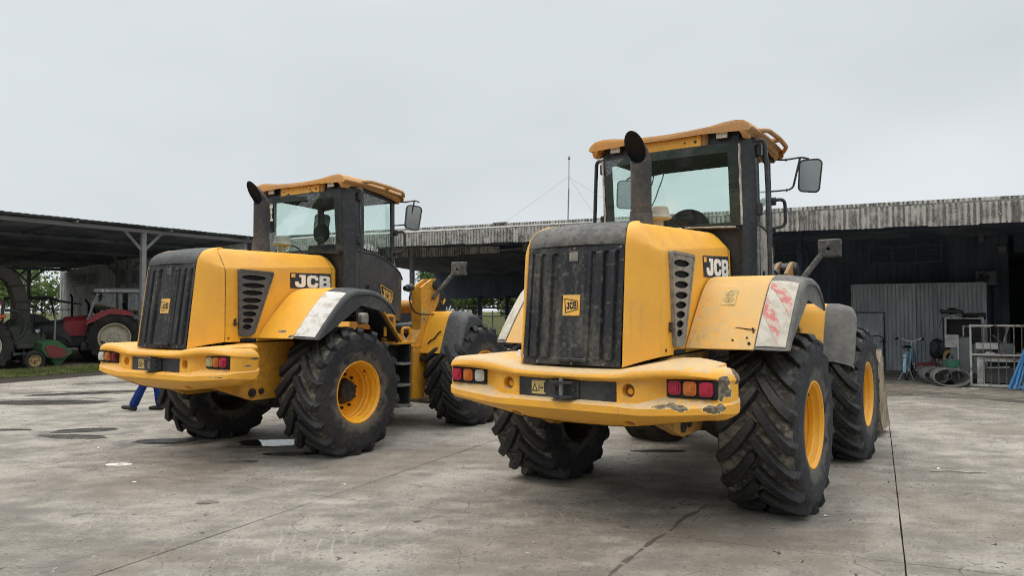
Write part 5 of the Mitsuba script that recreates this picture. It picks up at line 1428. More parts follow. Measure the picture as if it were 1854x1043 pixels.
# ---- trees
scene['leaf'] = {'type': 'principledthin', 'base_color': proc(lambda p, n, uv: mix((0.040, 0.085, 0.022), (0.125, 0.190, 0.060), smoothstep(0.25, 0.75, fbm(p.x * 1.1, p.y * 1.1, p.z * 1.1, octaves=3)))), 'roughness': 0.55, 'diff_trans': 0.8, 'spec_trans': 0.0}
scene['leaf_pale'] = {'type': 'principledthin', 'base_color': proc(lambda p, n, uv: mix((0.075, 0.13, 0.045), (0.19, 0.25, 0.10), smoothstep(0.25, 0.75, fbm(p.x * 1.3, p.y * 1.3, p.z * 1.3, octaves=3)))), 'roughness': 0.55, 'diff_trans': 0.8, 'spec_trans': 0.0}
scene['bark'] = principled(lambda p, n, uv: mix((0.09, 0.075, 0.06), (0.19, 0.17, 0.14), fbm(p.x * 9, p.y * 9, p.z * 2.5, octaves=4)), 0.95, 0.1)


def tree(x, y, h, r, seed, label, m='leaf', z0=.5, count=7000, leaf=.13):
    g = np.random.default_rng(seed)
    t = thing('tree', label, 'tree', 'trees behind the sheds')
    br = [tube([(x, y, -.1), (x + g.normal(0, .1), y + g.normal(0, .1), h * .35), (x + g.normal(0, .25), y + g.normal(0, .25), h * .8)], [.17, .12, .04], 7)]
    cl = []
    for k in range(26):
        a_, e = g.uniform(0, 2 * np.pi), g.uniform(-.2, 1)
        rad = r * g.uniform(.35, 1.0) * math.sqrt(max(.15, 1 - .6 * e * e))
        c = np.array([x + rad * math.cos(a_), y + rad * math.sin(a_), z0 + (h - z0) * (.42 + .55 * e * g.uniform(.75, 1))])
        c[2] = max(c[2], z0 + .2)
        cl.append(c)
        if k % 3 == 0:
            s = np.array([x, y, h * g.uniform(.2, .5)])
            br.append(tube([s, (s + c) / 2 + g.normal(0, .12, 3), c], [.06, .04, .015], 5))
    part(t, 'trunk', cat(br), 'bark')
    cl = np.array(cl)
    pick = g.integers(0, len(cl), count)
    sz = g.uniform(.35, .75, len(cl)) * r * .55
    d = g.normal(0, 1, (count, 3))
    d /= np.linalg.norm(d, axis=1, keepdims=True)
    P = cl[pick] + d * (sz[pick] * g.uniform(.3, 1.05, count) ** .6)[:, None] * [1, 1, .75]
    nrm = d + g.normal(0, .6, (count, 3)) + [0, 0, .5]
    nrm /= np.linalg.norm(nrm, axis=1, keepdims=True)
    ax = np.cross(nrm, g.normal(0, 1, (count, 3)))
    ax /= np.linalg.norm(ax, axis=1, keepdims=True)
    bx = np.cross(nrm, ax)
    L = leaf * g.uniform(.6, 1.25, count)[:, None]
    V = np.stack([P - ax * L, P + bx * L * .45 + nrm * L * .12, P + ax * L, P - bx * L * .45 + nrm * L * .12], 1).reshape(-1, 3)
    F = (np.arange(count)[:, None] * 4 + np.array([[0, 1, 2, 0, 2, 3]])).reshape(-1, 3)
    part(t, 'crown', trimesh.Trimesh(V, F, process=False), m, smooth=False)


tree(-42.0, 12.2, 5.6, 3.2, 1, 'bushy green tree framed at the far left under the open shed\'s roof')
tree(-41.5, 16.2, 6.0, 3.0, 2, 'leafy tree beside the left shed\'s pale corner post', 'leaf_pale')
tree(-47.5, 15.0, 6.2, 3.6, 3, 'taller dark tree behind the two bushy ones left of the pale wall')
tree(-41.5, 8.8, 5.0, 3.0, 4, 'green tree partly hidden by the curved harvester chute', 'leaf_pale')
tree(-51.0, 19.5, 6.6, 4.0, 5, 'distant rounded tree behind the left shed')
tree(-29.0, 40.0, 5.5, 2.8, 6, 'green tree seen through the big shed\'s back opening, left of its post', 'leaf_pale')
tree(-25.2, 41.0, 5.2, 2.7, 7, 'green bush-like tree seen through the middle of the back opening')
tree(-33.5, 44.0, 5.6, 3.0, 8, 'tree at the left end of the big shed\'s back opening')
tree(-46.0, 9.5, 5.4, 3.4, 9, 'tree at the picture\'s left edge behind the shed posts')

tree(-23.6, 39.5, 3.6, 2.2, 11, 'low green tree at the right of the back opening', 'leaf_pale')
tree(-27.0, 43.5, 5.0, 3.0, 12, 'green tree at the back, between the two nearer trees of the opening')

# ---- chain link fence behind the big shed
fe = thing('chain_link_fence', 'white-railed chain-link fence seen between the two loaders', 'fence')
for z in (1.46, .05):
    part(fe, 'rail', cyl([-28.5, 33.0, z], [-20.8, 33.0, z], .035, 8), 'print_white')
for x in (-28.4, -26.4, -24.4, -22.55, -20.9):
    part(fe, 'post', cyl([x, 33.0, -.05], [x, 33.0, 1.75 if x == -22.55 else 1.5], .035, 8), 'print_white')
wires = []
for k in range(-10, 58):
    for sg in (1, -1):
        x0 = -28.4 + k * .14
        a_, b_ = (x0, 0.05), (x0 + sg * 1.40, 1.45)
        wires.append(tube([(a_[0], 33.0 + .006 * sg, a_[1]), (b_[0], 33.0 + .006 * sg, b_[1])], .0075, 3, caps=False))
wires = [w for w in wires if -28.6 < w.vertices[:, 0].mean() < -20.8]
part(fe, "mesh", cat(wires), "metal_grey", smooth=False)
labels['chain_link_fence__mesh'] = {'kind': 'stuff'}

# ---------------------------------------------------------------- what the cab windows mirror: a wooded hill and a power line behind the camera
scene['hill_green'] = principled(lambda p, n, uv: mix((0.022, 0.035, 0.018), (0.055, 0.075, 0.035), fbm(p.x * 0.12, p.y * 0.12, p.z * 0.2, octaves=4)), 0.95, 0.1)
hx, hd2 = np.linspace(-260, 260, 130), np.linspace(0, 1, 14)
g = []
for d_ in hd2:
    prof_ = 17 * np.exp(-((hx - 30) / 95) ** 2) + 11 * np.exp(-((hx + 95) / 80) ** 2) + 5
    prof_ = prof_ + 2.2 * (meshkit.fbm(np.c_[hx * .09, np.full(130, d_ * 3), hx * 0], 4, 3) - .5) * 2
    g.append(np.c_[hx, -130 - 90 * d_ + 0 * hx, prof_ * math.sin(math.pi * min(1, d_ * .9 + .02)) ** .8 - 1])
struct('hill', patch(np.array(g)), 'hill_green', smooth=40, label='low wooded hill behind the camera')
for k_, (x_, y_) in enumerate([(-15.0, -26.0), (7.5, -6.5)]):
    t = thing('utility_pole', ['concrete power pole behind the camera, the farther of two', 'concrete power pole behind the camera, the nearer of two'][k_], 'utility pole')
    part(t, 'pole', tube([(x_, y_, 0), (x_, y_, 8.6)], [.16, .10], 10), 'timber_grey')
    part(t, 'crossarm', box(x_ - .9, x_ + .9, y_ - .05, y_ + .05, 8.0, 8.12, .01), 'timber_grey')
for k_, (o_, z_) in enumerate([(-.8, 8.15), (-.3, 8.15), (.3, 8.15), (.8, 8.15), (0, 6.9), (.05, 6.4)]):
    tt_ = np.linspace(0, 1, 22)
    solo('power_line', tube(np.c_[-15 + 22.5 * tt_ + o_, -26 + 19.5 * tt_, z_ - (1.1 + .25 * (k_ % 3)) * 4 * tt_ * (1 - tt_)], .022, 4), 'soot_black', ['outermost power line on the left of the crossarms', 'second power line from the left of the crossarms', 'third power line from the left of the crossarms', 'outermost power line on the right of the crossarms', 'upper telephone line below the crossarms', 'lowest telephone line below the crossarms'][k_], 'cable')

# ---------------------------------------------------------------- farm machines under the left shed
scene['tractor_red'] = principled(plastic_dark((0.38, 0.022, 0.040), (0.24, 0.10, 0.085), 0.5, 1.0), 0.4, 0.5)
scene['tractor_orange'] = principled(plastic_dark((0.62, 0.10, 0.03), (0.40, 0.16, 0.09), 0.5, 4.0), 0.45)
scene['tractor_dark'] = principled(plastic_dark((0.028, 0.032, 0.040), (0.075, 0.072, 0.07), 0.6, 2.0), 0.55)
scene['machine_green'] = principled(plastic_dark((0.035, 0.125, 0.050), (0.09, 0.13, 0.075), 0.6, 3.0), 0.5)
scene['machine_green_dark'] = principled(plastic_dark((0.045, 0.070, 0.050), (0.085, 0.080, 0.062), 0.7, 5.0), 0.6)
scene['chute_brown'] = principled(plastic_dark((0.060, 0.058, 0.048), (0.115, 0.095, 0.075), 0.8, 8.0), 0.65)
scene['shield_red'] = principled(plastic_dark((0.20, 0.035, 0.035), (0.15, 0.07, 0.06), 0.6, 6.0), 0.6)
scene['rim_cream'] = principled(plastic_dark((0.60, 0.56, 0.42), (0.32, 0.27, 0.19), 0.5, 7.0), 0.5)
scene['rim_tan'] = principled(plastic_dark((0.46, 0.33, 0.13), (0.22, 0.15, 0.08), 0.6, 3.0), 0.55)
scene['rim_brown'] = principled(plastic_dark((0.18, 0.12, 0.055), (0.10, 0.07, 0.045), 0.6, 3.5), 0.6)
scene['tyre_far'] = principled(rubber((0.024, 0.024, 0.025), (0.085, 0.076, 0.064), 0.6, 2.2), 0.8, 0.25)
scene['tyre_red_mud'] = principled(rubber((0.040, 0.030, 0.025), (0.12, 0.080, 0.058), 0.8, 6.2), 0.85, 0.2)
scene['cab_glass'] = {'type': 'thindielectric', 'specular_transmittance': {'type': 'rgb', 'value': [0.50, 0.60, 0.58]}}
scene['light_grey_paint'] = principled(plastic_dark((0.42, 0.43, 0.42), (0.28, 0.27, 0.25), 0.5, 6.0), 0.5)


def far_wheel(owner, name, c, R, w, rimr, tyre_m, rim_m, lugs=20, dish=.06):
    """A tractor wheel with its axle along local y at c."""
    c = np.array(c, float)
    k = part(owner, name, lathe([(rimr, .38 * w), (rimr * 1.08, .46 * w), (R * .80, .50 * w), (R * .93, .45 * w), (R * .95, .2 * w), (R * .955, 0), (R * .95, -.2 * w), (R * .93, -.45 * w), (R * .80, -.5 * w), (rimr * 1.08, -.46 * w), (rimr, -.38 * w)], 'y', 40, c, caps=False), tyre_m, smooth=45)
    L = []
    for i in range(lugs):
        for s in (-1, 1):
            a0 = 2 * np.pi * (i + (.5 if s > 0 else 0)) / lugs
            q = []
            for yy, da in ((0.0, .30), (.47 * w, 0.0)):
                for dw in (-.045, .045):
                    for r_ in (R * .93, R * (1.0 if yy < .3 * w else .985)):
                        a_ = a0 + da + dw / R
                        q.append(c + [r_ * math.cos(a_), s * yy, r_ * math.sin(a_)])
            L.append(hull(q))
    part(k, 'lug', cat(L), tyre_m, smooth=False)
    for s in (-1, 1):
        part(k, 'rim', lathe([(rimr * 1.02, s * .40 * w), (rimr * .95, s * .40 * w), (rimr * .90, s * .30 * w), (rimr * .86, s * (.30 * w - dish)), (rimr * .45, s * (.30 * w - dish * .4)), (rimr * .40, s * .30 * w), (rimr * .18, s * .32 * w), (rimr * .16, s * .36 * w), (.001, s * .36 * w)], 'y', 36, c, caps=False), rim_m, smooth=40)
    part(k, 'hub_bolt', cat(*[tube([c + [rimr * .28 * math.cos(a_), -.345 * w, rimr * .28 * math.sin(a_)], c + [rimr * .28 * math.cos(a_), -.30 * w, rimr * .28 * math.sin(a_)]], .016, 6) for a_ in np.arange(8) * np.pi / 4], *[tube([c + [rimr * .28 * math.cos(a_), .345 * w, rimr * .28 * math.sin(a_)], c + [rimr * .28 * math.cos(a_), .30 * w, rimr * .28 * math.sin(a_)]], .016, 6) for a_ in np.arange(8) * np.pi / 4]), 'grease_and_shade')
    return k


def arc_fender(cx, cz, R, y0, y1, a0, a1, th=.03, n=14, flat_=0):
    aa = np.radians(np.linspace(a0, a1, n))
    return sheet(np.array([[(cx + R * math.cos(t), y, cz + R * math.sin(t)) for t in aa] for y in (y0, (y0 + y1) / 2, y1)]), th)


def at_frame(x, y, ang):
    return T().translate([x, y, -.05]).rotate([0, 0, 1], ang)


# red cab tractor: rear wheels at the right, nose to the left (towards -y)
t = thing('tractor', 'red tractor with a glazed cab, light grey roof and cream rear rims', 'tractor', None, at_frame(-25.84, 13.85, -113))
R_, hub = .86, .88
for s in (-1, 1):
    far_wheel(t, 'rear_wheel', (0, s * .78, hub), R_, .50, .50, 'tyre_far', 'rim_cream', 22, .12)
    far_wheel(t, 'front_wheel', (1.95, s * .76, .62), .61, .38, .33, 'tyre_far', 'tractor_dark', 18, .08)
    part(t, 'fender', cat(arc_fender(0, hub, R_ + .12, s * .52, s * 1.05, 28, 128), arc_fender(0, hub, R_ + .12, s * 1.03, s * 1.05, 28, 128, .05)), 'tractor_red', smooth=45)
    part(t, 'front_fender', arc_fender(1.95, .62, .70, s * .58, s * .96, 40, 170), 'tractor_dark', smooth=45)
    part(t, 'fender_lamp', lathe([(.001, -.03), (.05, -.02), (.06, .0), (.05, .02), (.001, .03)], 'x', 14, (.62, s * .95, 1.66)), 'lens_white')
part(t, 'bonnet', loft([[(x, -w * .42, z0), (x, -w * .45, z1 - .16), (x, -w * .30, z1 - .02), (x, 0, z1), (x, w * .30, z1 - .02), (x, w * .45, z1 - .16), (x, w * .42, z0)] for x, w, z0, z1 in ((.70, 1.0, .95, 1.66), (1.45, .98, .95, 1.60), (1.5, .92, 1.0, 1.50))]), 'tractor_red', smooth=40)
part(t, 'nose', loft([[(x, -w * .42, z0), (x, -w * .45, z1 - .16), (x, -w * .30, z1 - .02), (x, 0, z1), (x, w * .30, z1 - .02), (x, w * .45, z1 - .16), (x, w * .42, z0)] for x, w, z0, z1 in ((1.48, .92, .92, 1.50), (2.1, .88, .90, 1.46), (2.4, .78, .92, 1.36), (2.45, .70, .95, 1.30))]), 'tractor_dark', smooth=40)
part(t, 'chassis', cat(box(-.3, 2.4, -.28, .28, .55, 1.0, .05), cyl([0, -.75, hub], [0, .75, hub], .16, 14), cyl([1.95, -.7, .62], [1.95, .7, .62], .10, 12), box(.2, 1.0, -.85, -.5, .45, .8, .04), box(.2, 1.0, .5, .85, .45, .8, .04)), 'tractor_dark')
part(t, 'three_point_hitch', cat(*[tube([(-.35, s * .3, .75), (-1.0, s * .42, .55)], .03, 8) for s in (-1, 1)], *[tube([(-.3, s * .3, 1.3), (-.8, s * .4, .62)], .022, 8) for s in (-1, 1)], tube([(-.3, 0, 1.2), (-.95, 0, 1.0)], .028, 8)), 'grease_and_shade')
SHX = -.22
cabp = [(-.62, 1.50), (-.55, 2.42), (.70, 2.42), (1.02, 1.55), (.95, 1.15), (.55, 1.0), (.35, 1.50)]
part(t, 'cab_base', prism([(-.60 + SHX, 1.05), (-.62 + SHX, 1.50), (.98 + SHX, 1.56), (.95 + SHX, 1.10)], 'y', -.50, .50), 'tractor_dark')
for s in (-1, 1):
    for p0, p1 in (((-.62, 1.5), (-.55, 2.44)), ((.12, 1.5), (.14, 2.44)), ((1.02, 1.5), (.72, 2.44))):
        part(t, 'cab_post', tube([(p0[0] + SHX, s * .72, p0[1]), (p1[0] + SHX, s * .68, p1[1])], .035, 6), 'tractor_dark' if p0[0] < 1 else 'light_grey_paint')
    part(t, 'side_window', patch(np.array([[(a_ + SHX, s * .72, 1.52), (b_ + SHX, s * .685, 2.42)] for a_, b_ in ((-.60, -.53), (1.0, .70))])), 'cab_glass')
part(t, 'rear_window', patch(np.array([[(-.61 + SHX, y, 1.5), (-.545 + SHX, y * .95, 2.42)] for y in (-.7, .7)])), 'cab_glass')
part(t, 'windscreen', patch(np.array([[(1.01 + SHX, y, 1.55), (.71 + SHX, y * .95, 2.42)] for y in (-.7, .7)])), 'cab_glass')
part(t, 'roof', loft([[(x0, -w, z), (x0 + .1, -w - .04, z), (x1 - .1, -w - .04, z), (x1, -w, z), (x1, w, z), (x1 - .1, w + .04, z), (x0 + .1, w + .04, z), (x0, w, z)] for x0, x1, w, z in ((-.68 + SHX, .80 + SHX, .70, 2.42), (-.72 + SHX, .86 + SHX, .76, 2.46), (-.70 + SHX, .84 + SHX, .74, 2.56), (-.5 + SHX, .6 + SHX, .55, 2.61))]), 'light_grey_paint', smooth=40)
for k_ in (0, 1):
    part(t, 'roof_lamp', lathe([(.001, -.02), (.055, -.01), (.06, .01), (.001, .03)], 'y', 14, (.45 + SHX + .15 * k_, .80, 2.50), caps=True), 'lamp_glass')
    part(t, 'roof_lamp', lathe([(.001, -.03), (.06, -.01), (.055, .01), (.001, .02)], 'y', 14, (.45 + SHX + .15 * k_, -.80, 2.50), caps=True), 'lamp_glass')
part(t, 'seat', cat(box(-.35, .1, -.25, .25, 1.5, 1.62, .04), box(-.45, -.33, -.24, .24, 1.55, 2.1, .04)), 'seat_fabric')
part(t, 'steering_wheel', cat(tube(np.c_[.55 + .05 * np.cos(ang_), .19 * np.sin(ang_), 1.85 + .17 * np.cos(ang_)], .015, 5, caps=False), tube([(.55, 0, 1.85), (.8, 0, 1.45)], .03, 6)), 'soot_black')
part(t, 'exhaust', tube(bend([(.75, .5, 1.3), (.75, .5, 2.05), (.87, .5, 2.2)], .06, 4), .035, 8), 'soot_black')
part(t, 'cab_mirror', cat(tube([(.30, .70, 2.3), (.43, 1.0, 2.35)], .012, 5), box(.41, .45, .96, 1.10, 2.15, 2.42, .02)), 'soot_black')

# dark old tractor with a canopy, nose to the right (towards +y)
t = thing('tractor', 'dark old tractor with a black canopy roof and mud-brown rear wheel', 'tractor', None, at_frame(-27.6, 11.95, 66))
for s in (-1, 1):
    far_wheel(t, 'rear_wheel', (0, s * .72, .80), .78, .46, .44, 'tyre_red_mud', 'rim_brown', 20, .10)
    far_wheel(t, 'front_wheel', (1.95, s * .66, .48), .46, .26, .24, 'tyre_far', 'rim_brown', 16, .05)
    part(t, 'fender', arc_fender(0, .80, .90, s * .48, s * .96, 20, 150), 'tractor_dark', smooth=45)
    part(t, 'canopy_post', cat(tube([(-.45, s * .52, 1.5), (-.40, s * .50, 2.22)], .035, 6), tube([(.80, s * .52, 1.35), (.62, s * .50, 2.22)], .035, 6)), 'tractor_dark')
part(t, 'canopy', cat(loft([[(x, -w, z), (x, w, z), (x, w * .9, z + .09), (x, -w * .9, z + .09)] for x, w, z in ((-.72, .62, 2.17), (-.5, .66, 2.21), (.60, .66, 2.21), (.85, .62, 2.12))]), hull([(.85, -.6, 2.20), (.85, .6, 2.20), (.85, -.6, 2.12), (.85, .6, 2.12), (1.55, -.5, 2.06), (1.55, .5, 2.06), (1.55, -.5, 2.02), (1.55, .5, 2.02)])), 'tractor_dark')
part(t, 'bonnet', loft([[(x, -w, z0), (x, -w, z1 - .1), (x, -w * .6, z1), (x, w * .6, z1), (x, w, z1 - .1), (x, w, z0)] for x, w, z0, z1 in ((.55, .36, .8, 1.40), (1.5, .34, .75, 1.34), (2.25, .32, .72, 1.26), (2.35, .28, .75, 1.20))]), 'tractor_dark', smooth=40)
part(t, 'chassis', cat(box(-.35, 2.2, -.22, .22, .5, .95, .05), cyl([0, -.7, .80], [0, .7, .80], .13, 12), cyl([1.95, -.62, .48], [1.95, .62, .48], .07, 10)), 'grease_and_shade')
part(t, 'seat', cat(box(-.30, .10, -.22, .22, 1.15, 1.26, .04), box(-.38, -.28, -.22, .22, 1.2, 1.6, .04)), 'seat_fabric')
part(t, 'steering_wheel', cat(tube(np.c_[.42 + .05 * np.cos(ang_), .18 * np.sin(ang_), 1.56 + .16 * np.cos(ang_)], .014, 5, caps=False), tube([(.42, 0, 1.56), (.7, 0, 1.2)], .03, 6)), 'soot_black')
part(t, 'exhaust', cat(tube([(1.25, -.28, 1.3), (1.25, -.28, 2.3)], .032, 8), tube([(1.25, -.28, 2.28), (1.20, -.28, 2.40)], .035, 8)), 'soot_black')
part(t, 'air_intake', tube(bend([(1.75, -.28, 1.2), (1.75, -.28, 1.75), (1.85, -.28, 1.88)], .05, 4), .045, 8), 'soot_black')
part(t, 'rag', hull(np.c_[np.random.default_rng(2).normal(1.05, .13, 14), np.random.default_rng(3).normal(-.42, .05, 14), np.random.default_rng(4).normal(1.44, .06, 14)]), 'print_white')

# orange tractor at the picture's edge, nose to the left
t = thing('tractor', 'orange tractor at the left edge, mostly out of view, with a big cream-rimmed tyre', 'tractor', None, at_frame(-24.75, 9.5, -113))
for s in (-1, 1):
    far_wheel(t, 'rear_wheel', (0, s * .72, .78), .78, .46, .46, 'tyre_far', 'rim_cream', 20, .10)
    far_wheel(t, 'front_wheel', (1.95, s * .66, .48), .46, .26, .24, 'tyre_far', 'rim_cream', 16, .05)
    part(t, 'fender', cat(arc_fender(0, .78, .90, s * .46, s * .96, 20, 120), box(-.52, .30, *sorted((s * .42, s * .98)), 1.60, 1.68, .02)), 'tractor_orange', smooth=45)
    part(t, 'roll_bar', tube([(-.42, s * .5, .9), (-.46, s * .5, 2.1)], .04, 6), 'tractor_dark')
    part(t, 'tail_lamp', box(-.48, -.36, *sorted((s * .54, s * .70)), 1.98, 2.08, .02), 'lens_red')
part(t, 'roll_bar_top', tube([(-.46, -.72, 2.05), (-.46, .72, 2.05)], .04, 6), 'tractor_dark')
part(t, 'bonnet', loft([[(x, -w, z0), (x, -w, z1 - .1), (x, -w * .6, z1), (x, w * .6, z1), (x, w, z1 - .1), (x, w, z0)] for x, w, z0, z1 in ((.55, .36, .8, 1.42), (1.5, .34, .75, 1.36), (2.25, .32, .72, 1.26), (2.35, .28, .75, 1.20))]), 'tractor_orange', smooth=40)
part(t, 'chassis', cat(box(-.35, 2.2, -.22, .22, .5, .95, .05), cyl([0, -.7, .78], [0, .7, .78], .13, 12), cyl([1.95, -.62, .48], [1.95, .62, .48], .07, 10)), 'grease_and_shade')
part(t, 'seat', cat(box(-.30, .10, -.22, .22, 1.1, 1.2, .04), box(-.38, -.28, -.22, .22, 1.15, 1.5, .04)), 'seat_fabric')

# green forage harvester with its curved spout and header (world axes)
t = thing('forage_harvester', 'green forage harvester with a tall curved brown spout and tan-rimmed wheel', 'harvester')
sp_ = bend([(-25.55, 10.85, 1.15), (-25.55, 10.78, 2.20), (-25.55, 10.45, 2.95), (-25.6, 9.3, 3.12), (-25.7, 8.5, 2.75)], .55, 7)
rr_ = np.linspace(.21, .17, len(sp_))
tg = np.gradient(sp_, axis=0)
rings = []
for q, d, r_ in zip(sp_, tg, rr_):
    d = d / np.linalg.norm(d)
    e1 = np.array([1.0, 0, 0])
    e2 = np.cross(d, e1)
    rings.append([q + e1 * r_ * .8 * i + e2 * r_ * j for i, j in ((-1, -.85), (-.85, -1), (.85, -1), (1, -.85), (1, .85), (.85, 1), (-.85, 1), (-1, .85))])
part(t, 'spout', loft(rings), 'chute_brown', smooth=35)
for k_ in (3, 7):
    q = sp_[k_]
    part(t, 'spout_band', box(q[0] - .23, q[0] + .23, q[1] - .28, q[1] + .28, q[2] - .02, q[2] + .02, .005), 'chute_brown')
part(t, 'spout_base', cat(lathe([(.001, -.12), (.34, -.12), (.34, .12), (.001, .12)], 'z', 20, (-25.55, 10.82, 1.30)), hull([(-25.9, 10.15, 1.02), (-25.2, 10.15, 1.02), (-25.9, 11.0, 1.02), (-25.2, 11.0, 1.02), (-25.8, 10.45, 1.28), (-25.3, 10.45, 1.28), (-25.8, 11.0, 1.3), (-25.3, 11.0, 1.3)])), 'machine_green_dark')
part(t, 'body', cat(box(-26.4, -25.0, 10.1, 11.35, .62, 1.04, .06), box(-26.2, -25.1, 9.6, 10.4, .50, .95, .05)), 'machine_green_dark')
part(t, 'drum_shield', tube(np.array([(-25.0 + .0 * k_, 10.25 + .48 * math.sin(a_), 1.30 + .48 * math.cos(a_)) for k_, a_ in enumerate(np.linspace(-.2, 2.9, 14))]), .05, 6), 'machine_green_dark')
part(t, 'feed_trough', cat(box(-25.0, -24.55, 10.3, 11.6, .58, .72, .03), box(-24.95, -24.6, 10.3, 11.6, .16, .24, .02)), 'chute_brown')
aug = []
for k_ in range(60):
    a_ = k_ * .55
    y_ = 10.25 + k_ * .0235
    aug.append([(-24.78 + r_ * math.cos(a_), y_, .42 + r_ * math.sin(a_)) for r_ in (.05, .17)])
part(t, 'auger', cat(sheet(np.array(aug), .01), cyl([-24.78, 10.2, .42], [-24.78, 11.7, .42], .05, 8)), 'metal_grey')

place['forage_harvester'] = None
c_ = np.array([-23.98, 10.53, .25])
for nm_, prof, m_ in (('wheel', [(.17, .08), (.20, .105), (.27, .11), (.305, .07), (.31, 0), (.305, -.07), (.27, -.11), (.20, -.105), (.17, -.08)], 'tyre_far'), ('wheel__rim', [(.175, .085), (.155, .085), (.145, .05), (.08, .045), (.075, .07), (.045, .075), (.001, .075)], 'rim_tan')):
    part(t, nm_, lathe([(r_, h_) for r_, h_ in prof], 'x', 36, c_, caps=False), m_, smooth=40)
part(t, 'wheel__hub', cat(tube([c_ + [.06, 0, 0], c_ + [.12, 0, 0]], .035, 6), *[tube([c_ + [.05, .105 * math.cos(a_), .105 * math.sin(a_)], c_ + [.062, .105 * math.cos(a_), .105 * math.sin(a_)]], .022, 8) for a_ in np.arange(4) * np.pi / 2]), 'rim_brown')
part(t, 'axle', cat(cyl([-25.2, 10.53, .30], [-23.98, 10.53, .25], .05, 8), box(-24.9, -24.2, 10.4, 10.7, .30, .42, .02)), 'grease_and_shade')
DV = [(10.70, .80), (11.02, .86), (11.30, .84), (11.72, .46), (11.66, .36), (11.40, .22), (11.1, .20), (10.85, .30), (10.70, .55)]
mid_ = np.array([11.15, .52])
ringA = [[(-24.35, y_, z_) for y_, z_ in DV], [(-24.20, y_, z_) for y_, z_ in DV]]
ringA.append([(-23.98, mid_[0] + (y_ - mid_[0]) * .86, mid_[1] + (z_ - mid_[1]) * .80) for y_, z_ in DV])
part(t, 'crop_divider', loft(ringA), 'machine_green', smooth=25)
SH = Polygon([(10.86, .62), (10.98, .68), (11.10, .66), (11.40, .52), (11.44, .44), (11.38, .36), (11.06, .33), (10.94, .42)]).buffer(.03)
part(t, 'crop_divider__shield', prism(SH, 'x', -23.99, -23.955), 'shield_red')
part(t, 'crop_divider__skirt', hull([(-24.3, 11.0, .22), (-24.05, 11.05, .24), (-24.3, 11.6, .36), (-24.05, 11.55, .34), (-24.3, 11.15, .06), (-24.1, 11.2, .06), (-24.3, 11.4, .10), (-24.1, 11.38, .10)]), 'machine_green')
for p_ in ([(-24.3, 11.25, .85), (-24.3, 11.27, 1.85)], [(-24.4, 10.9, .9), (-24.5, 11.0, 1.75), (-24.7, 10.8, 1.85)], [(-24.5, 11.0, .95), (-24.55, 10.75, 1.4), (-24.6, 10.85, 1.8)]):
    part(t, 'stay', tube(np.array(p_), .028 if len(p_) == 2 else .012, 6), 'metal_grey' if len(p_) == 2 else 'soot_black')
part(t, 'stay', tube([(-24.3, 10.2, 1.78), (-24.3, 11.8, 1.80)], .016, 5), 'grease_and_shade')
part(t, 'work_lamp', lathe([(.001, -.05), (.06, -.03), (.06, .03), (.001, .05)], 'x', 12, (-24.95, 11.05, 1.12)), 'print_white')

# ---------------------------------------------------------------- a person walking behind the left loader
scene['trousers'] = principled(lambda p, n, uv: mix((0.006, 0.018, 0.10), (0.016, 0.042, 0.20), fbm(p.x * 9, p.y * 9, p.z * 7, octaves=4)), 0.85, 0.2)
scene['shirt'] = principled((0.02, 0.04, 0.16), 0.9, 0.2)
scene['skin'] = principled((0.32, 0.17, 0.10), 0.55, 0.4)
scene['boot'] = principled((0.018, 0.017, 0.017), 0.55, 0.4)
scene['hair'] = principled((0.012, 0.010, 0.009), 0.6, 0.3)


def limb(joints):
    """a chain of hulls of spheres: joints = [(point, radius), ...]"""
    out = None
    for (a_, ra), (b_, rb) in zip(joints[:-1], joints[1:]):
        sp = [m3.Manifold.sphere(r_, 18).translate(list(map(float, q_))) for q_, r_ in ((a_, ra), (b_, rb))]
        h_ = m3.Manifold.batch_hull(sp)
        out = h_ if out is None else out + h_
    return out


def fleshy(man, ln=.03, it=8):
    q = man.refine_to_length(ln).to_mesh()
    m = trimesh.Trimesh(q.vert_properties[:, :3], q.tri_verts)
    trimesh.smoothing.filter_taubin(m, iterations=it)
    return m


# own axes: forward = walking direction (+x), y = left, feet on z = 0
FT, BK = np.array([.34, .09, 0]), np.array([-.28, -.09, 0])
hipL, hipR = (.0, .09, .90), (.0, -.09, .90)
legs = limb([(hipL, .105), ((.16, .09, .50), .070), ((.35, .09, .14), .058)]) + limb([(hipR, .105), ((.05, -.09, .48), .070), ((-.02, -.09, .12), .060)]) + limb([((.0, .0, .98), .125), ((0, 0, .90), .13)])
hem = limb([((.245, .09, .34), .070), ((.345, .09, .13), .076)]) + limb([((.01, -.09, .28), .072), ((-.02, -.09, .13), .077)])
wk = thing('person', 'person in blue trousers and black boots walking left, legs visible below the left loader\'s bumper', 'person', None, T().translate([-12.11, 7.29, 0]).rotate([0, 0, 1], 212.8))
torso = limb([((.0, 0, .95), .135), ((.02, 0, 1.20), .145), ((.03, 0, 1.38), .13)]) + limb([((.03, .15, 1.40), .075), ((.03, -.15, 1.40), .075)])
headm = limb([((.035, 0, 1.45), .055), ((.045, 0, 1.53), .055)]) + m3.Manifold.sphere(.098, 24).scale([1.05, .85, 1.2]).translate([.055, 0, 1.64]) + m3.Manifold.sphere(.018, 10).translate([.158, 0, 1.62]) + m3.Manifold.sphere(.022, 10).translate([.05, .085, 1.62]) + m3.Manifold.sphere(.022, 10).translate([.05, -.085, 1.62])
arms = limb([((.03, .19, 1.38), .058), ((-.06, .23, 1.12), .045), ((.02, .24, .90), .033)]) + limb([((.03, -.19, 1.38), .058), ((.05, -.23, 1.12), .045), ((.20, -.24, .93), .033)])
hands = None
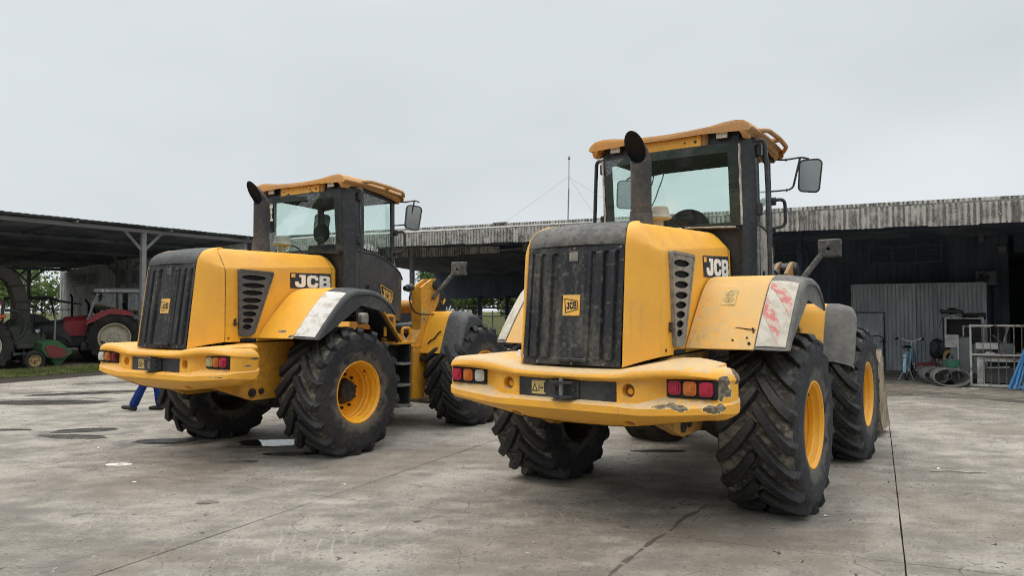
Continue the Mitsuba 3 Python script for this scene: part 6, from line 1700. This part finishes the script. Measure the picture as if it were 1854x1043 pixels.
for base_, dv in (((.035, .24, .86), (.03, 0, -1)), ((.225, -.24, .90), (.35, 0, -.9))):
    b_, d_ = np.array(base_), np.array(dv) / np.linalg.norm(dv)
    h_ = limb([(b_, .026), (b_ + d_ * .07, .030)])
    for k_ in range(4):
        o_ = np.array([(k_ - 1.5) * .017, 0, 0])
        ln_ = (.055, .068, .064, .05)[k_]
        h_ = h_ + limb([(b_ + o_ + d_ * .07, .0095), (b_ + o_ + d_ * (.07 + ln_ * .55), .009), (b_ + o_ + d_ * (.07 + ln_) + [.008, 0, 0], .0075)])
    h_ = h_ + limb([(b_ + [.022, 0, 0] + d_ * .02, .012), (b_ + [.052, 0, 0] + d_ * .065, .009)])
    hands = h_ if hands is None else hands + h_
part(wk, 'body', fleshy(headm + limb([((.035, 0, 1.45), .055), ((.02, 0, 1.1), .10)]) + arms + hands, .02, 6), 'skin', smooth=True)
part(wk, 'shirt', fleshy(torso + limb([((.03, .17, 1.39), .070), ((-.03, .215, 1.20), .060)]) + limb([((.03, -.17, 1.39), .070), ((.04, -.215, 1.20), .060)])), 'shirt', smooth=True)
part(wk, 'trousers', fleshy(legs + hem, .025, 5), 'trousers', smooth=True)
part(wk, 'hair', fleshy(m3.Manifold.sphere(.102, 24).scale([1.0, .88, 1.05]).translate([.035, 0, 1.675]) - m3.Manifold.cube([.2, .3, .2], True).translate([.165, 0, 1.60]), .02, 3), 'hair', smooth=True)
for side_, (ax_, ay_, az_, tl) in (('boot', (.36, .09, .095, .16)), ('boot', (-.02, -.09, .085, 0.0))):
    ca_, sa_ = math.cos(tl), math.sin(tl)
    bt = limb([((0, 0, .05), .052), ((0, 0, -.035), .048)]) + limb([((-.035, 0, -.045), .042), ((.06, 0, -.045), .045), ((.165, 0, -.052), .036)])
    bt = bt ^ m3.Manifold.cube([1, 1, 1], True).translate([0, 0, .418])
    q = fleshy(bt, .02, 3)
    v = q.vertices.copy()
    x_, z_ = v[:, 0].copy(), v[:, 2].copy()
    v[:, 0], v[:, 2] = x_ * ca_ - z_ * sa_, x_ * sa_ + z_ * ca_
    v += [ax_, ay_, az_]
    if tl < 0:
        v[:, 2] += -v[:, 2].min() + .004
    part(wk, 'boot', trimesh.Trimesh(v, q.faces, process=False), 'boot', smooth=True)

# ---------------------------------------------------------------- clutter in front of the pale room
scene['bike_blue'] = principled((0.34, 0.62, 0.78), 0.35, 0.5)
scene['chrome'] = {'type': 'twosided', 'bsdf': {'type': 'roughconductor', 'material': 'none', 'alpha': 0.2, 'specular_reflectance': {'type': 'rgb', 'value': [0.72, 0.72, 0.72]}}}
scene['pipe_blue'] = principled(plastic_dark((0.06, 0.27, 0.58), (0.13, 0.33, 0.55), 0.4, 3.0), 0.45)
scene['tarp_black'] = principled(plastic_dark((0.016, 0.018, 0.022), (0.045, 0.047, 0.052), 0.5, 3.0), 0.55)
scene['galvanised'] = principled(lambda p, n, uv: mix((0.34, 0.345, 0.34), (0.55, 0.55, 0.53), smoothstep(0.3, 0.7, fbm(p.x * 7, p.y * 7, p.z * 7, octaves=4))), 0.5, 0.5)
scene['basin_green'] = principled((0.055, 0.20, 0.13), 0.4)
scene['culvert'] = principled(plastic_dark((0.20, 0.205, 0.205), (0.33, 0.325, 0.31), 0.7, 3.0), 0.7)
scene['rope_tan'] = principled((0.34, 0.25, 0.10), 0.9, 0.1)
scene['sack_pale'] = principled(plastic_dark((0.52, 0.50, 0.47), (0.30, 0.27, 0.24), 0.5, 5.0), 0.85, 0.1)
scene['sack_red'] = principled(plastic_dark((0.36, 0.045, 0.045), (0.45, 0.38, 0.34), 0.7, 5.0), 0.8, 0.1)
scene['timber_plank'] = principled(plastic_dark((0.22, 0.19, 0.15), (0.12, 0.10, 0.08), 0.8, 5.0), 0.9, 0.1)
# bicycle, seen from behind; own axes x forward, y left
bk = thing('bicycle', 'pale blue city bicycle standing before the pale corrugated room', 'bicycle', None, T().translate([-1.50, 20.55, 0]).rotate([0, 0, 1], 86))
for wx in (0.0, 1.02):
    w_ = part(bk, 'wheel', tube(np.c_[wx + .315 * np.cos(ang_), np.zeros(25), .335 + .315 * np.sin(ang_)], .021, 8, caps=False), 'tyre_far', smooth=True)
    part(w_, 'rim', tube(np.c_[wx + .290 * np.cos(ang_), np.zeros(25), .335 + .290 * np.sin(ang_)], .011, 6, caps=False), 'chrome', smooth=True)
    part(w_, 'spokes', cat(*[tube([(wx, .02 * (-1) ** k_, .335), (wx + .285 * math.cos(a_), 0, .335 + .285 * math.sin(a_))], .0022, 3) for k_, a_ in enumerate(np.linspace(0, 2 * np.pi, 29)[:-1])], cyl([wx, -.05, .335], [wx, .05, .335], .022, 10)), 'chrome')
    part(bk, 'mudguard', sheet(np.array([[(wx + .355 * math.cos(a_), y_, .335 + .355 * math.sin(a_)) for a_ in np.radians(np.linspace(*((35, 200) if wx == 0 else (10, 140)), 12))] for y_ in (-.032, 0, .032)]), .006), 'bike_blue', smooth=45)
bb, st_, hd_ = (.44, 0, .30), (.30, 0, .72), (.84, 0, .74)
part(bk, 'frame', cat(tube([bb, st_], .019, 8), tube(bend([(.42, 0, .36), (.60, 0, .44), hd_], .1, 5), .021, 8), tube([(.85, 0, .64), bb], .019, 8), *[tube([(0, s * .05, .335), (bb[0], s * .03, bb[2])], .011, 6) for s in (-1, 1)], *[tube([(0, s * .05, .335), (.32, s * .02, .64)], .010, 6) for s in (-1, 1)], tube([(.86, 0, .60), (.82, 0, .86)], .022, 8), *[tube(bend([(.865, s * .05, .60), (.90, s * .05, .50), (1.02, s * .05, .335)], .05, 4), .013, 6) for s in (-1, 1)]), 'bike_blue', smooth=45)
part(bk, 'handlebar', cat(tube([(.82, 0, .82), (.80, 0, .96)], .013, 8), tube(bend([(.56, .30, 1.01), (.70, .27, 1.04), (.82, .08, .95), (.82, -.08, .95), (.70, -.27, 1.04), (.56, -.30, 1.01)], .06, 5), .017, 8)), 'print_white', smooth=True)
for s in (-1, 1):
    part(bk, 'grip', tube([(.52, s * .308, 1.003), (.64, s * .285, 1.028)], .027, 8), 'soot_black')
    part(bk, 'brake_lever', tube([(.72, s * .26, 1.03), (.62, s * .30, .985)], .008, 5), 'soot_black')
part(bk, 'saddle', cat(hull([(.12, .11, .80), (.12, -.11, .80), (.14, .10, .84), (.14, -.10, .84), (.42, .02, .83), (.42, -.02, .83), (.40, .025, .79), (.40, -.025, .79), (.2, .06, .86), (.2, -.06, .86)]), tube([st_, (.27, 0, .80)], .014, 8)), 'soot_black', smooth=45)
part(bk, 'carrier', cat(*[tube([(-.30, s * .06, .72), (.20, s * .05, .72)], .007, 5) for s in (-1, 0, 1)], *[tube([(-.22, s * .06, .72), (0, s * .06, .36)], .006, 5) for s in (-1, 1)], tube([(-.30, -.06, .72), (-.30, .06, .72)], .007, 5)), 'chrome')
part(bk, 'rear_reflector', box(-.335, -.32, -.035, .035, .60, .66, .006), 'lens_white')
part(bk, 'stand', cat(*[tube([(.02, s * .05, .30), (-.10, s * .17, .01)], .008, 6) for s in (-1, 1)]), 'chrome')
part(bk, 'crank', cat(lathe([(.001, -.01), (.085, -.006), (.085, .006), (.001, .01)], 'y', 20, (.44, -.06, .30)), tube([(.44, -.07, .30), (.55, -.075, .18)], .010, 5), tube([(.44, .07, .30), (.33, .075, .42)], .010, 5), box(.50, .60, -.17, -.08, .165, .185, .004), box(.28, .38, .08, .17, .41, .43, .004)), 'soot_black')

# steel barred gate leaning upright at the right edge
gt = thing('gate', 'white rusty barred steel gate standing upright at the right edge', 'gate')
for z in (1.40, .74, .04):
    part(gt, 'rail', box(-.13, 2.4, 19.575, 19.615, z - .02, z + .02, .003), 'white_rust')
part(gt, 'stile', box(-.155, -.115, 19.575, 19.62, .02, 1.425, .003), 'white_rust')
part(gt, 'stile', box(2.38, 2.42, 19.575, 19.62, .02, 1.425, .003), 'white_rust')
for k_ in range(16):
    x_ = .10 + .145 * k_
    part(gt, 'bar', tube([(x_, 19.595, .04), (x_ + .004, 19.595, 1.40)], .016 if k_ % 5 == 4 else .009, 6), 'rust_bar')
# bench of steel sections behind the gate
be = thing('workbench', 'pale steel workbench behind the barred gate, loaded with scrap', 'workbench')
post = cut(box(-.02, .125, 19.66, 19.80, 0, .70, .004), *[tube([(.05, 19.6, z), (.05, 19.75, z)], .010, 8) for z in np.linspace(.08, .64, 6)])
part(be, 'leg', post, 'galvanised')
part(be, 'leg', box(1.3, 1.42, 19.66, 19.80, 0, .70, .004), 'galvanised')
part(be, 'leg', box(-.02, .1, 20.45, 20.55, 0, .66, .004), 'galvanised')
part(be, 'top', box(-.10, 1.6, 19.66, 20.6, .66, .70, .004), 'timber_plank')
part(be, 'apron', box(.127, 1.3, 19.67, 19.70, .58, .66, .003), 'galvanised')
part(be, 'floor_rail', box(-.02, 1.45, 19.63, 19.66, .0, .075, .003), 'galvanised')
part(be, 'side_panel', box(.14, 1.2, 20.3, 20.33, .05, .42, .003), 'metal_grey')
part(be, 'shelf_sheet', hull([(.15, 19.75, .43), (.6, 19.75, .47), (.15, 20.3, .43), (.6, 20.3, .48), (.15, 19.75, .42), (.6, 19.75, .45)]), 'room_sheet_dull')
rs = np.random.default_rng(21)
solo('box', box(-.04, .40, 20.1, 20.45, .84, .985, .006), 'print_white', 'long white box on top of the stack on the workbench', 'box')
solo('crate', box(.05, .30, 20.0, 20.4, .70, .835, .01), 'machine_green_dark', 'dark green box under the long white one on the workbench', 'box')
solo('crate', box(.42, .72, 20.1, 20.45, .70, .98, .01), 'metal_grey', 'grey carton at the white box\'s right end on the workbench', 'box')
scrap_lab = ['bent pale metal scrap on the workbench\'s left end', 'dark scrap beside the white box on the workbench', 'flat plank offcut on the workbench front edge', 'pale offcut on the workbench front edge, right of the plank', 'jagged dark scrap on the workbench\'s right part', 'thin light batten on the workbench\'s right part', 'rusty offcut heaped on the right of the workbench', 'grey plate lying on the right of the workbench']
for k_, lb in enumerate(scrap_lab):
    x_ = (-.06, .33, .02, .24, .62, .80, .95, 1.1)[k_]
    c_ = np.array([x_, 19.78 + .05 * rs.random(), .70])
    solo('scrap', hull(np.c_[rs.uniform(-.12, .12, 10), rs.uniform(-.05, .10, 10), rs.uniform(0, .10 if k_ % 2 else .05, 10)] + c_ + [0, 0, .002]), ('galvanised', 'timber_plank', 'timber_plank', 'print_white', 'grease_and_shade', 'white_rust', 'rust_bar', 'metal_grey')[k_], lb, 'scrap metal', smooth=False)
# leaning sticks behind
solo('pole', tube([(.45, 20.5, .72), (.62, 20.9, 1.35)], .022, 6), 'galvanised', 'pale steel bar leaning up behind the barred gate', 'pole')
solo('pole', tube([(.30, 20.6, 1.16), (.58, 20.7, .86)], .020, 6), 'timber_plank', 'short brown stick leaning behind the barred gate', 'pole')
# blue pipes leaning against the gate
for k_, (xb, xt, zt_, yb) in enumerate([(-.62 + 1.18, 1.22, 1.9, 19.20), (.60, 1.24, 1.85, 19.26), (.66, .93, 1.02, 19.15), (.72, 1.0, 1.0, 19.22), (.80, 1.30, 1.5, 19.18), (.70, 1.30, 1.9, 19.30)]):
    m_ = tube([(xb, yb, 0.025), (xt, 19.52, zt_)], .024, 10)
    solo('pipe', m_, 'pipe_blue', ['leftmost blue pipe of the leaning bundle at the right edge', 'second blue pipe of the leaning bundle, just behind the leftmost', 'short blue pipe at the front of the leaning bundle', 'short blue pipe right beside the front short one', 'rightmost blue pipe of the leaning bundle', 'long blue pipe at the back of the leaning bundle'][k_], 'pipe', 'blue pipes leaning against the barred gate')
# grey steel cabinet, pale plate, rack with tarp
cb = thing('cabinet', 'dark grey steel cabinet standing left of the barred gate', 'cabinet')
part(cb, 'body', box(-.56, -.14, 20.25, 20.75, .02, 1.10, .01), 'metal_grey')
part(cb, 'door', box(-.545, -.155, 20.235, 20.25, .05, 1.08, .004), 'metal_grey')
part(cb, 'handle', cat(box(-.53, -.51, 20.20, 20.235, .58, .68, .004), box(-.535, -.505, 20.19, 20.235, .50, .54, .004)), 'soot_black')
rk = thing('rack', 'white-framed steel rack with a sheet-metal plate hung on its left front', 'rack')
for a_, b_ in (((-.66, 20.85, .02), (-.66, 20.85, 1.56)), ((.12, 20.85, .02), (.12, 20.85, 1.56)), ((-.66, 21.5, .02), (-.66, 21.5, 1.56)), ((.12, 21.5, .02), (.12, 21.5, 1.56)), ((-.66, 20.85, 1.56), (.12, 20.85, 1.56)), ((-.66, 21.5, 1.56), (.12, 21.5, 1.56)), ((-.66, 20.85, 1.56), (-.66, 21.5, 1.56)), ((.12, 20.85, 1.56), (.12, 21.5, 1.56)), ((-.66, 20.85, .9), (.12, 20.85, .9))):
    part(rk, 'bar', tube([a_, b_], .022, 4), 'white_rust', smooth=False)
part(rk, 'front_post', box(-.405, -.375, 20.17, 20.20, .12, 1.12, .003), 'white_rust')
part(rk, 'plate', box(-.66, -.375, 20.205, 20.215, .86, 1.165, .002), 'galvanised')
part(rk, 'inner_bar', cat(box(-.30, -.27, 20.8, 20.84, 1.1, 1.36, .003), box(-.30, .25, 20.8, 20.84, 1.34, 1.37, .003)), 'white_rust')
rt = np.random.default_rng(5)
g = np.array([[(x_, y_, 1.59 + .055 * math.sin(x_ * 9) * math.cos(y_ * 7) + .03 * rt.random() + (.12 if x_ < -.28 else 0)) for x_ in np.linspace(-.78, .18, 16)] for y_ in np.linspace(20.82, 21.55, 8)])
g2 = np.array([[(x_, 20.80, z_ + .02 * math.sin(x_ * 20)) for x_ in np.linspace(-.70, .14, 10)] for z_ in (1.60, 1.2)])
solo('tarpaulin', sheet(g, .05), 'tarp_black', 'black tarpaulin bundle lying on top of the white-framed rack', 'tarpaulin', smooth=50)
solo('dark_panel', cat(box(-.62, .08, 21.3, 21.4, .9, 1.52, .01), box(-.72, -.62, 20.95, 21.45, .55, 1.55, .02)), 'tarp_black', 'black sheet panel standing inside the white-framed rack', 'panel')
th_ = np.linspace(-.4, 3.3, 26)
solo('hose', tube(np.c_[-.50 + .28 * np.cos(th_), np.full(26, 20.78), 1.36 + .30 * np.sin(th_)], .008, 5), 'soot_black', 'thin black hose looped over the front of the white-framed rack', 'hose')
# sacks and things
def sack(x, y, z, rx, ry, rz, seed, m, lab, name='sack', cat__='sack', grp=None):
    s_ = trimesh.creation.icosphere(3, 1.0)
    v = s_.vertices.copy()
    v = np.sign(v) * np.abs(v) ** .8
    v *= 1 + .5 * (meshkit.fbm(v * 1.9 + seed, 4, seed)[:, None] - .5)
    solo(name, trimesh.Trimesh(v * [rx, ry, rz] + [x, y, z], s_.faces, process=False), m, lab, cat__, grp, smooth=True)


sack(-.86, 21.0, .78, .16, .16, .24, 1, 'tarp_black', 'dark bulging plastic bag against the pale room, left of the rack', 'bag', 'bag')
sack(-.68, 20.75, .80, .14, .12, .20, 2, 'tarp_black', 'dark bag hanging below the sheet-metal plate', 'bag', 'bag')
sack(-1.22, 22.4, .13, .26, .2, .12, 3, 'sack_pale', 'pale sack lying lowest in the pile behind the bicycle')
sack(-1.02, 22.3, .15, .24, .2, .11, 4, 'sack_pale', 'pale sack at the right of the pile behind the bicycle')
sack(-1.28, 22.5, .27, .20, .15, .07, 5, 'sack_red', 'red and white sack on the left of the pile')
sack(-1.02, 22.45, .29, .17, .14, .08, 6, 'sack_red', 'red and white sack on the right of the pile')
solo('fire_extinguisher', cat(lathe([(.001, 0), (.05, .0), (.055, .02), (.055, .28), (.03, .33), (.02, .36), (.001, .37)], 'z', 14, (-.98, 22.1, .25))), 'sack_red', 'upright red cylinder standing on the sack pile', 'cylinder')
solo('stool', cat(box(-.86, -.60, 20.9, 21.15, .50, .53, .01), *[box(x_, x_ + .035, y_, y_ + .035, 0, .50, .004) for x_ in (-.85, -.645) for y_ in (20.91, 21.10)]), 'timber_plank', 'wooden stool under the dark bag left of the rack', 'stool')
rp = []
for k_ in range(7):
    t_ = np.linspace(0, 2 * np.pi, 24)
    rp.append(tube(np.c_[-.60 + (.10 + .008 * k_) * np.cos(t_) + .01 * k_, 20.35 - .015 * k_ + .01 * np.sin(t_ * 3), .60 + (.19 + .012 * k_) * np.sin(t_) - .02 * k_], .010, 5, caps=False))
solo('rope_coil', cat(*rp), 'rope_tan', 'tan rope coil hanging below the sheet-metal plate', 'rope')
# culvert pipes with a basin on top
def culvert(c, d, r, ln, lab, squash=.78):
    c, d = np.array(c, float), np.array(d, float) / np.linalg.norm(d)
    e = np.cross(d, [0, 0, 1])
    e /= np.linalg.norm(e)
    a_ = np.arange(40) * 2 * np.pi / 40
    rings = []
    for rr, tt_ in ((r, 0), (r, ln), (r - .02, ln), (r - .02, 0), (r, 0)):
        z_ = np.sin(a_) * rr * squash
        rings.append(c + d * tt_ + np.cos(a_)[:, None] * e * rr + np.array([0, 0, 1]) * np.maximum(z_, -r * squash + .0)[:, None])
    solo('culvert_pipe', loft(rings, caps=False), 'culvert', lab, 'pipe', 'squashed grey pipes by the gate', smooth=40)


culvert((-.50, 19.25, .215), (-.22, 1, 0), .375, .45, 'squashed grey pipe lying in front with its open end facing out', .56)
culvert((-.80, 19.85, .20), (-.30, 1, 0), .30, .5, 'grey pipe lying behind the squashed one', .64)
culvert((-.42, 20.0, .17), (-.45, 1, 0), .2, .25, 'short pipe ring behind the squashed grey pipe', .8)
bs = lathe([(.10, .0), (.135, .04), (.165, .16), (.185, .17), (.185, .18), (.155, .175), (.125, .05), (.09, .015), (.001, .012)], 'z', 28, (-.50, 19.45, .424), caps=False)
solo('basin', bs, 'basin_green', 'green plastic basin sitting on top of the squashed grey pipe', 'basin', smooth=40)
sack(-.55, 19.75, .06, .07, .05, .05, 9, 'soot_black', 'black lump inside the squashed grey pipe', 'scrap', 'scrap')
for k_, (x_, y_) in enumerate([(-.25, 18.95), (-.12, 18.9), (-.02, 19.0)]):
    rr = np.random.default_rng(40 + k_)
    solo('paper_scrap', hull(np.c_[rr.normal(0, .05, 9), rr.normal(0, .04, 9), np.abs(rr.normal(0, .012, 9))] + [x_, y_, .004]), 'print_white', ['white paper scrap left of the gate foot', 'white paper scrap at the gate foot', 'pale scrap right beside the gate foot'][k_], 'litter', smooth=False)
# second machine-edge: bicycle handle behind the bucket
solo('bicycle_handlebar', cat(tube(bend([(-2.35, 21.6, 1.06), (-2.22, 21.6, 1.07), (-2.12, 21.6, 1.02), (-2.12, 21.6, .5)], .04, 4), .014, 6), tube([(-2.40, 21.6, 1.055), (-2.30, 21.6, 1.065)], .02, 6)), 'soot_black', 'black handlebar end showing beside the right loader\'s bucket', 'handlebar')
